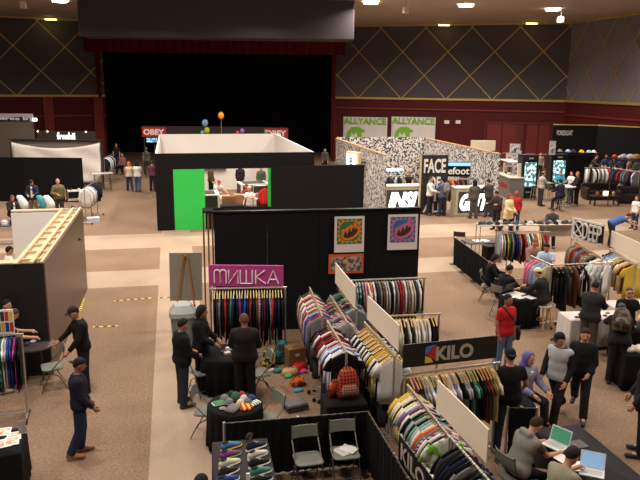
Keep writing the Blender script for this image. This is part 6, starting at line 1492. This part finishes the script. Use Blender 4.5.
def cabinet(pxa, pxb, pyb, pyt, lab):
    A = G(pxa, pyb); B = G(pxb, pyb-.4); w = dist(A, B); h = P(pxa, pyt, float(np.dot(A, FH[:2])))[2]
    t = thing('display_cabinet', lab, 'cabinet', (A[0], A[1], 0), ang(A, B), 'lit black display cabinets')
    MB().box((w/2, .35, h/2), (w, .6, h)).build('case', M((30, 24, 24), .45, .15, 3), t, bev=.03)
    MB().box((w/2, .04, h*.55), (w*.72, .03, h*.56)).build('lit_back', M((50, 96, 104), kind='blotch', c2=(196, 226, 220), sc=5, em=1.0), t)
    for k in range(5): MB().box((w/2, .02, h*(.29+.12*k)), (w*.72, .08, .03)).build('shelf_board', M((120, 150, 150), .3), t)
    MB().box((w/2, .01, h*.55), (w*.8, .02, h*.62)).build('door_frame', BLACKG, t).modifiers.new('w', 'WIREFRAME').thickness = .05
    MB().box((w/2, .02, h*.92), (w*.25, .06, h*.03)).build('small_emblem', M((170, 166, 160), .5), t); MB().box((w*.5, .03, h*.15), (w*.4, .05, h*.03)).build('pale_mark', M((150, 146, 140), .5), t)
cabinet(520.5, 536.5, 199, 155, 'left black display cabinet with lit glass front')
cabinet(549.5, 566, 190, 154.5, 'right black display cabinet with lit glass front behind the standing people')
A = G(495, 193); B = G(509, 199.5); C_ = G(521, 197); w = dist(A, B)
t = thing('kiosk_counter', 'grey kiosk counter with a red word left of the lit cabinets', 'counter', (A[0], A[1], 0), ang(A, B))
hk = 1.15; w = max(w, 2.2)
MB().box((w/2, .4, hk/2), (w, .8, hk)).build('body', M((112, 108, 104), .5, .05), t, bev=.02); MB().box((w/2, .4, hk+.02), (w+.08, .88, .05)).build('counter_top', M((200, 190, 176), .5), t)
letters('COMUNE', w*.62, .28, M((170, 40, 40), .5), t, (w*.18, -.01, hk*.45), bold=.03)
for i, (u, v, c, hh_) in enumerate(((.3, .4, (196, 186, 170), .7), (w-.4, .6, (196, 186, 170), .7))):
    MB().box((u, v, hk+.05+hh_/2), (.18, .18, hh_)).build('riser_post', M(c, .5), t)
MB().box((w*.3, .5, hk+.78), (w*.7, .6, .05)).build('upper_shelf', M((206, 200, 190), .5), t)
tt = ang(A, B)
for i in range(5):
    u, v = .6+.3*i, .35+.1*(i % 2); X_ = A[0]+u*math.cos(tt)-v*math.sin(tt); Y_ = A[1]+u*math.sin(tt)+v*math.cos(tt)
    c, nm = [((60, 56, 58), 'charcoal'), ((226, 222, 214), 'white'), ((190, 180, 160), 'cream'), ((40, 38, 40), 'black'), ((150, 140, 130), 'grey')][i]
    shoe(X_, Y_, hk+.048, 1+i, c, (226, 220, 214), nm+' sneaker displayed on the grey kiosk counter', 'sneakers on the kiosk', .34)
# framed prints behind the kiosk
for i, (px, py, w_, h_) in enumerate(((515, 149, .6, .6), (510.5, 160, .55, .8), (517, 162, .45, 1.3), (552.5, 148, .35, .8))):
    x, y, z = P(px, py, 41.); t = thing('display_board', ('grey and white print board behind the kiosk, topmost', 'white board with red prints behind the kiosk, left', 'white board with red prints behind the kiosk, right', 'narrow white board between the two lit cabinets')[i], 'board', (x, y, z-h_/2), -.2, 'display boards at right back')
    MB().box((0, 0, h_/2), (w_, .06, h_)).build('board', M((196, 190, 186), .6), t); MB().box((0, -.035, h_/2), (w_*.7, .01, h_*.7)).build('print', M([(80, 84, 96), (150, 50, 60), (150, 50, 60), (120, 120, 126)][i], kind='blotch', c2='white', sc=5), t)
    MB().box((0, .05, -(z-h_/2)/2+h_/2), (.08, .05, z-h_/2+h_)).build('post', DSTEEL, t)
x, y, z = P(483, 145.5, 43); t = thing('header_board', 'blank cream header board behind the newsprint booth', 'board', (x, y, z-.3), -.2); MB().box((0, 0, .3), (1.5, .1, .62)).build('board', M((214, 200, 176), .6), t)
for s_ in (-1, 1): MB().tube([(s_*.6, .04, -(z-.3)), (s_*.6, .04, .1)], .03).build('post', DSTEEL, t)
# sofas and coffee table
def sofa(px, py, w, rz, lab):
    x, y = G(px, py, 0); t = thing('sofa', lab, 'sofa', (x, y, 0), rz, 'black leather sofas'); LM = M((32, 24, 24), .35, .15, 4)
    MB().box((0, 0, .2), (w, .85, .28)).build('base', LM, t, bev=.04); MB().box((0, .36, .55), (w, .2, .6)).build('backrest', LM, t, bev=.07)
    for s_ in (-1, 1): MB().box((s_*(w/2-.1), -.03, .42), (.2, .82, .5)).build('armrest', LM, t, bev=.06)
    n = 3 if w > 1.8 else 2
    for i in range(n): MB().box((-w/2+.2+(w-.4)*(i+.5)/n, -.1, .4), ((w-.4)/n-.02, .66, .16)).build('seat_cushion', LM, t, bev=.04)
    for s_ in (-1, 1):
        for q_ in (-1, 1): MB().cyl((s_*(w/2-.1), q_*.35, 0), .025, .08, 8).build('foot', DSTEEL, t)
    return (x, y)
s0 = sofa(606, 199, 2.6, -.15, 'black leather sofa in the middle of the right back lounge'); s1 = sofa(634, 203, 1.8, -.4, 'black leather sofa at the right edge of the lounge')
x, y = G(631, 193, .6)
o = MB().loft([((0, 0, 0), (.2, 0, 0), (0, .08, 0)), ((0, .02, .18), (.22, 0, 0), (0, .1, 0)), ((0, .03, .35), (.18, 0, 0), (0, .05, 0))], 12, p=.5).build('cushion', M((130, 124, 116), .8, .1), smooth=True, loc=(s0[0]+.9, s0[1]-.0, .48)); tag(o, 'grey cushion on the middle black leather sofa', 'cushion')
x, y = G(604, 205, 0); t = thing('coffee_table', 'dark coffee table in front of the black leather sofa', 'table', (x, y, 0), -.1)
MB().box((0, 0, .48), (1.5, .6, .05)).build('tabletop', M((30, 22, 22), .4), t)
for s_ in (-1, 1):
    for q_ in (-1, 1): MB().box((s_*.65, q_*.24, .23), (.06, .06, .46)).build('leg', M((30, 22, 22), .4), t)
t = thing('glass_lamp', 'small glowing white lamp on the dark coffee table', 'lamp', (x+.05, y, .505)); MB().box((0, 0, .12), (.24, .2, .2)).build('shade', M((255, 226, 190), .5, em=1.6), t, bev=.02); MB().cyl((0, 0, 0), .08, .03, 12).build('base', DSTEEL, t)
for dx, c, nm in ((-.45, (150, 90, 60), 'brown'), (.5, (176, 130, 90), 'tan')):
    o = MB().loft([((0, 0, 0), (.08, 0, 0), (0, .06, 0)), ((0, 0, .12), (.1, 0, 0), (0, .07, 0)), ((0, 0, .2), (.05, 0, 0), (0, .04, 0))], 10).build('vase', M(c, .5), loc=(x+dx, y, .505)); tag(o, nm+' vase on the dark coffee table', 'vase', 'vases on the coffee table')
# shelf with caps on the far black wall
A = P(557, 152, 43.5); B = P(598, 151.5, 43.); w = dist(A, B)
t = thing('wall_shelf', 'dark wall shelf with a row of caps on the far black wall', 'shelf', (A[0], A[1], A[2]), ang(A, B)); MB().box((w/2, 0, 0), (w, .35, .05)).build('shelf_board', BLACKG, t); MB().box((w/2, .2, -.1), (w*.96, .06, .2)).build('bracket', DSTEEL, t)
r_ = ang(A, B)
for i, (u, c, nm) in enumerate(((.07, (130, 110, 100), 'taupe'), (.27, (150, 176, 220), 'pale blue'), (.4, (60, 56, 60), 'charcoal'), (.6, (230, 190, 40), 'yellow'), (.78, (190, 200, 220), 'grey-blue'), (.9, (226, 222, 216), 'white'))):
    o = hat(A[0]+w*u*math.cos(r_), A[1]+w*u*math.sin(r_), A[2]+.026, 0, c, nm+' cap on the wall shelf of the far black wall', False, grp='caps on the far wall shelf'); o.scale = (2.0, 1.6, 1.6)
# far right shelf piles
A = P(612, 155, 37.); 
for i, (px, py, c, nm, r1) in enumerate(((615, 154, (214, 80, 44), 'orange-red', .14), (620, 155, (190, 190, 200), 'pale', .11), (624, 153, (170, 166, 164), 'grey', .2), (631, 152, (186, 180, 176), 'pale grey', .22), (637, 154.5, (150, 120, 80), 'tan', .24))):
    x, y, z = P(px, py, 35.6+i*-.25); o = MB().ball((0, 0, r1*.6), (r1, r1*.7, r1*.7), 12, 6).build('cloth_bundle', M(c, .8, .25, 6), smooth=True, loc=(x, y, P(611, 157.5, 35.8)[2]+.0)); tag(o, nm+' cloth bundle on the long shelf at the far right', 'bundle', 'bundles on the far right shelf')
A = P(611, 157.5, 35.8); B = P(645, 159.5, 33.8); w = dist(A, B); t = thing('display_shelf', 'long dark shelf carrying cloth bundles at the far right', 'shelf', (A[0], A[1], 0), ang(A, B)); MB().box((w/2, 0, A[2]), (w, .8, .05)).build('shelf_board', BLACKG, t)
for u in (.1, w-.1): MB().tube([(u, 0, 0), (u, 0, A[2])], .03).build('post', DSTEEL, t)
x, y = G(560, 262, .0)
# inside the big booth: desks, cardboard boxes
def desk(px, py, w, d, h, rz, lab, mt=None):
    x, y = G(px, py, h); t = thing('display_desk', lab, 'desk', (x, y, 0), rz, 'white-framed desks in the big booth')
    MB().box((0, 0, h/2), (w-.1, d-.1, h-.04)).build('body', mt or M((44, 38, 38), .6), t)
    MB().box((0, 0, h), (w, d, .05)).build('desk_top', M((220, 212, 200), .5), t); MB().box((0, 0, h+.03), (w-.35, d-.3, .02)).build('dark_inset', M((60, 54, 54), .5), t)
    for s_ in (-1, 1): MB().box((s_*(w/2-.04), -(d/2-.04), h/2), (.09, .09, h)).build('white_post', WHITEP, t)
desk(207.5, 193, 1.0, 1.5, 1.1, 0, 'white-framed desk at the left side of the booth window'); desk(253, 183, 1.5, 1.3, 1.0, .1, 'white-framed desk at the back right of the big booth'); desk(261, 196, 1.3, 1.5, 1.0, .3, 'white-framed desk at the front right of the big booth')
x, y = G(232, 205, 1.0); t = thing('storage_cabinet', 'low black cabinet in the middle of the booth window', 'cabinet', (x, y, 0)); MB().box((0, 0, .5), (.95, .5, 1.0)).build('body', BLACKP, t, bev=.01); MB().box((0, -.26, .5), (.8, .02, .8)).build('door', BLACKG, t)
for i, (px, py) in enumerate(((229, 199), (236, 198))):
    x, y = G(px, py, 1.1); t = thing('cardboard_box', ('left', 'right')[i]+' brown cardboard box stacked inside the big booth', 'box', (x, y+.4, 0), .1*i, 'cardboard boxes in the big booth'); MB().box((0, 0, .6), (.55, .5, 1.2)).build('box_body', M((160, 116, 84), .8, .1), t); MB().box((0, 0, 1.202), (.06, .5, .005)).build('packing_tape', M((190, 150, 110), .5), t)
x, y = G(265, 189.5, 1.6); o = gar_mesh('long', 5, .06, 1.0).build('red_jacket', M((200, 44, 40), .8), smooth=True, loc=(x, y, 1.75)); tag(o, 'bright red jacket hanging at the right side of the booth window', 'jacket'); hg = hanger(o, BLKH)
rack((x-.5, y), (x+.45, y), 1.77, 'short rack holding the bright red jacket in the big booth', caster=False)
x, y = G(222, 197, .75); rect_table(x, y, 1.2, .9, .75, 0, 'table before the person with the red cap in the big booth', None, top=M((200, 190, 180), .6))
MB_ = MB().box((0, 0, .03), (.3, .4, .06)); o = MB_.build('paper_stack', PAPER, loc=(x, y, .752)); tag(o, 'stack of white papers on the table in the big booth', 'paper')
x, y = G(244, 180, 1.3); rail_ = MB().tube([(0, 0, 0), (0, 0, 0.01)], .01)
# blue shelf rail on the booth's back wall
x, y = GX0+1.6, GY1-.1
o = MB().box((1.1, -.1, 0), (2.6, .15, .05)).build('wall_ledge', M((60, 60, 66), .5), loc=(GX0+1.3, GY1-.0, 1.2)); tag(o, 'thin dark ledge on the white rear wall of the big booth', 'shelf')
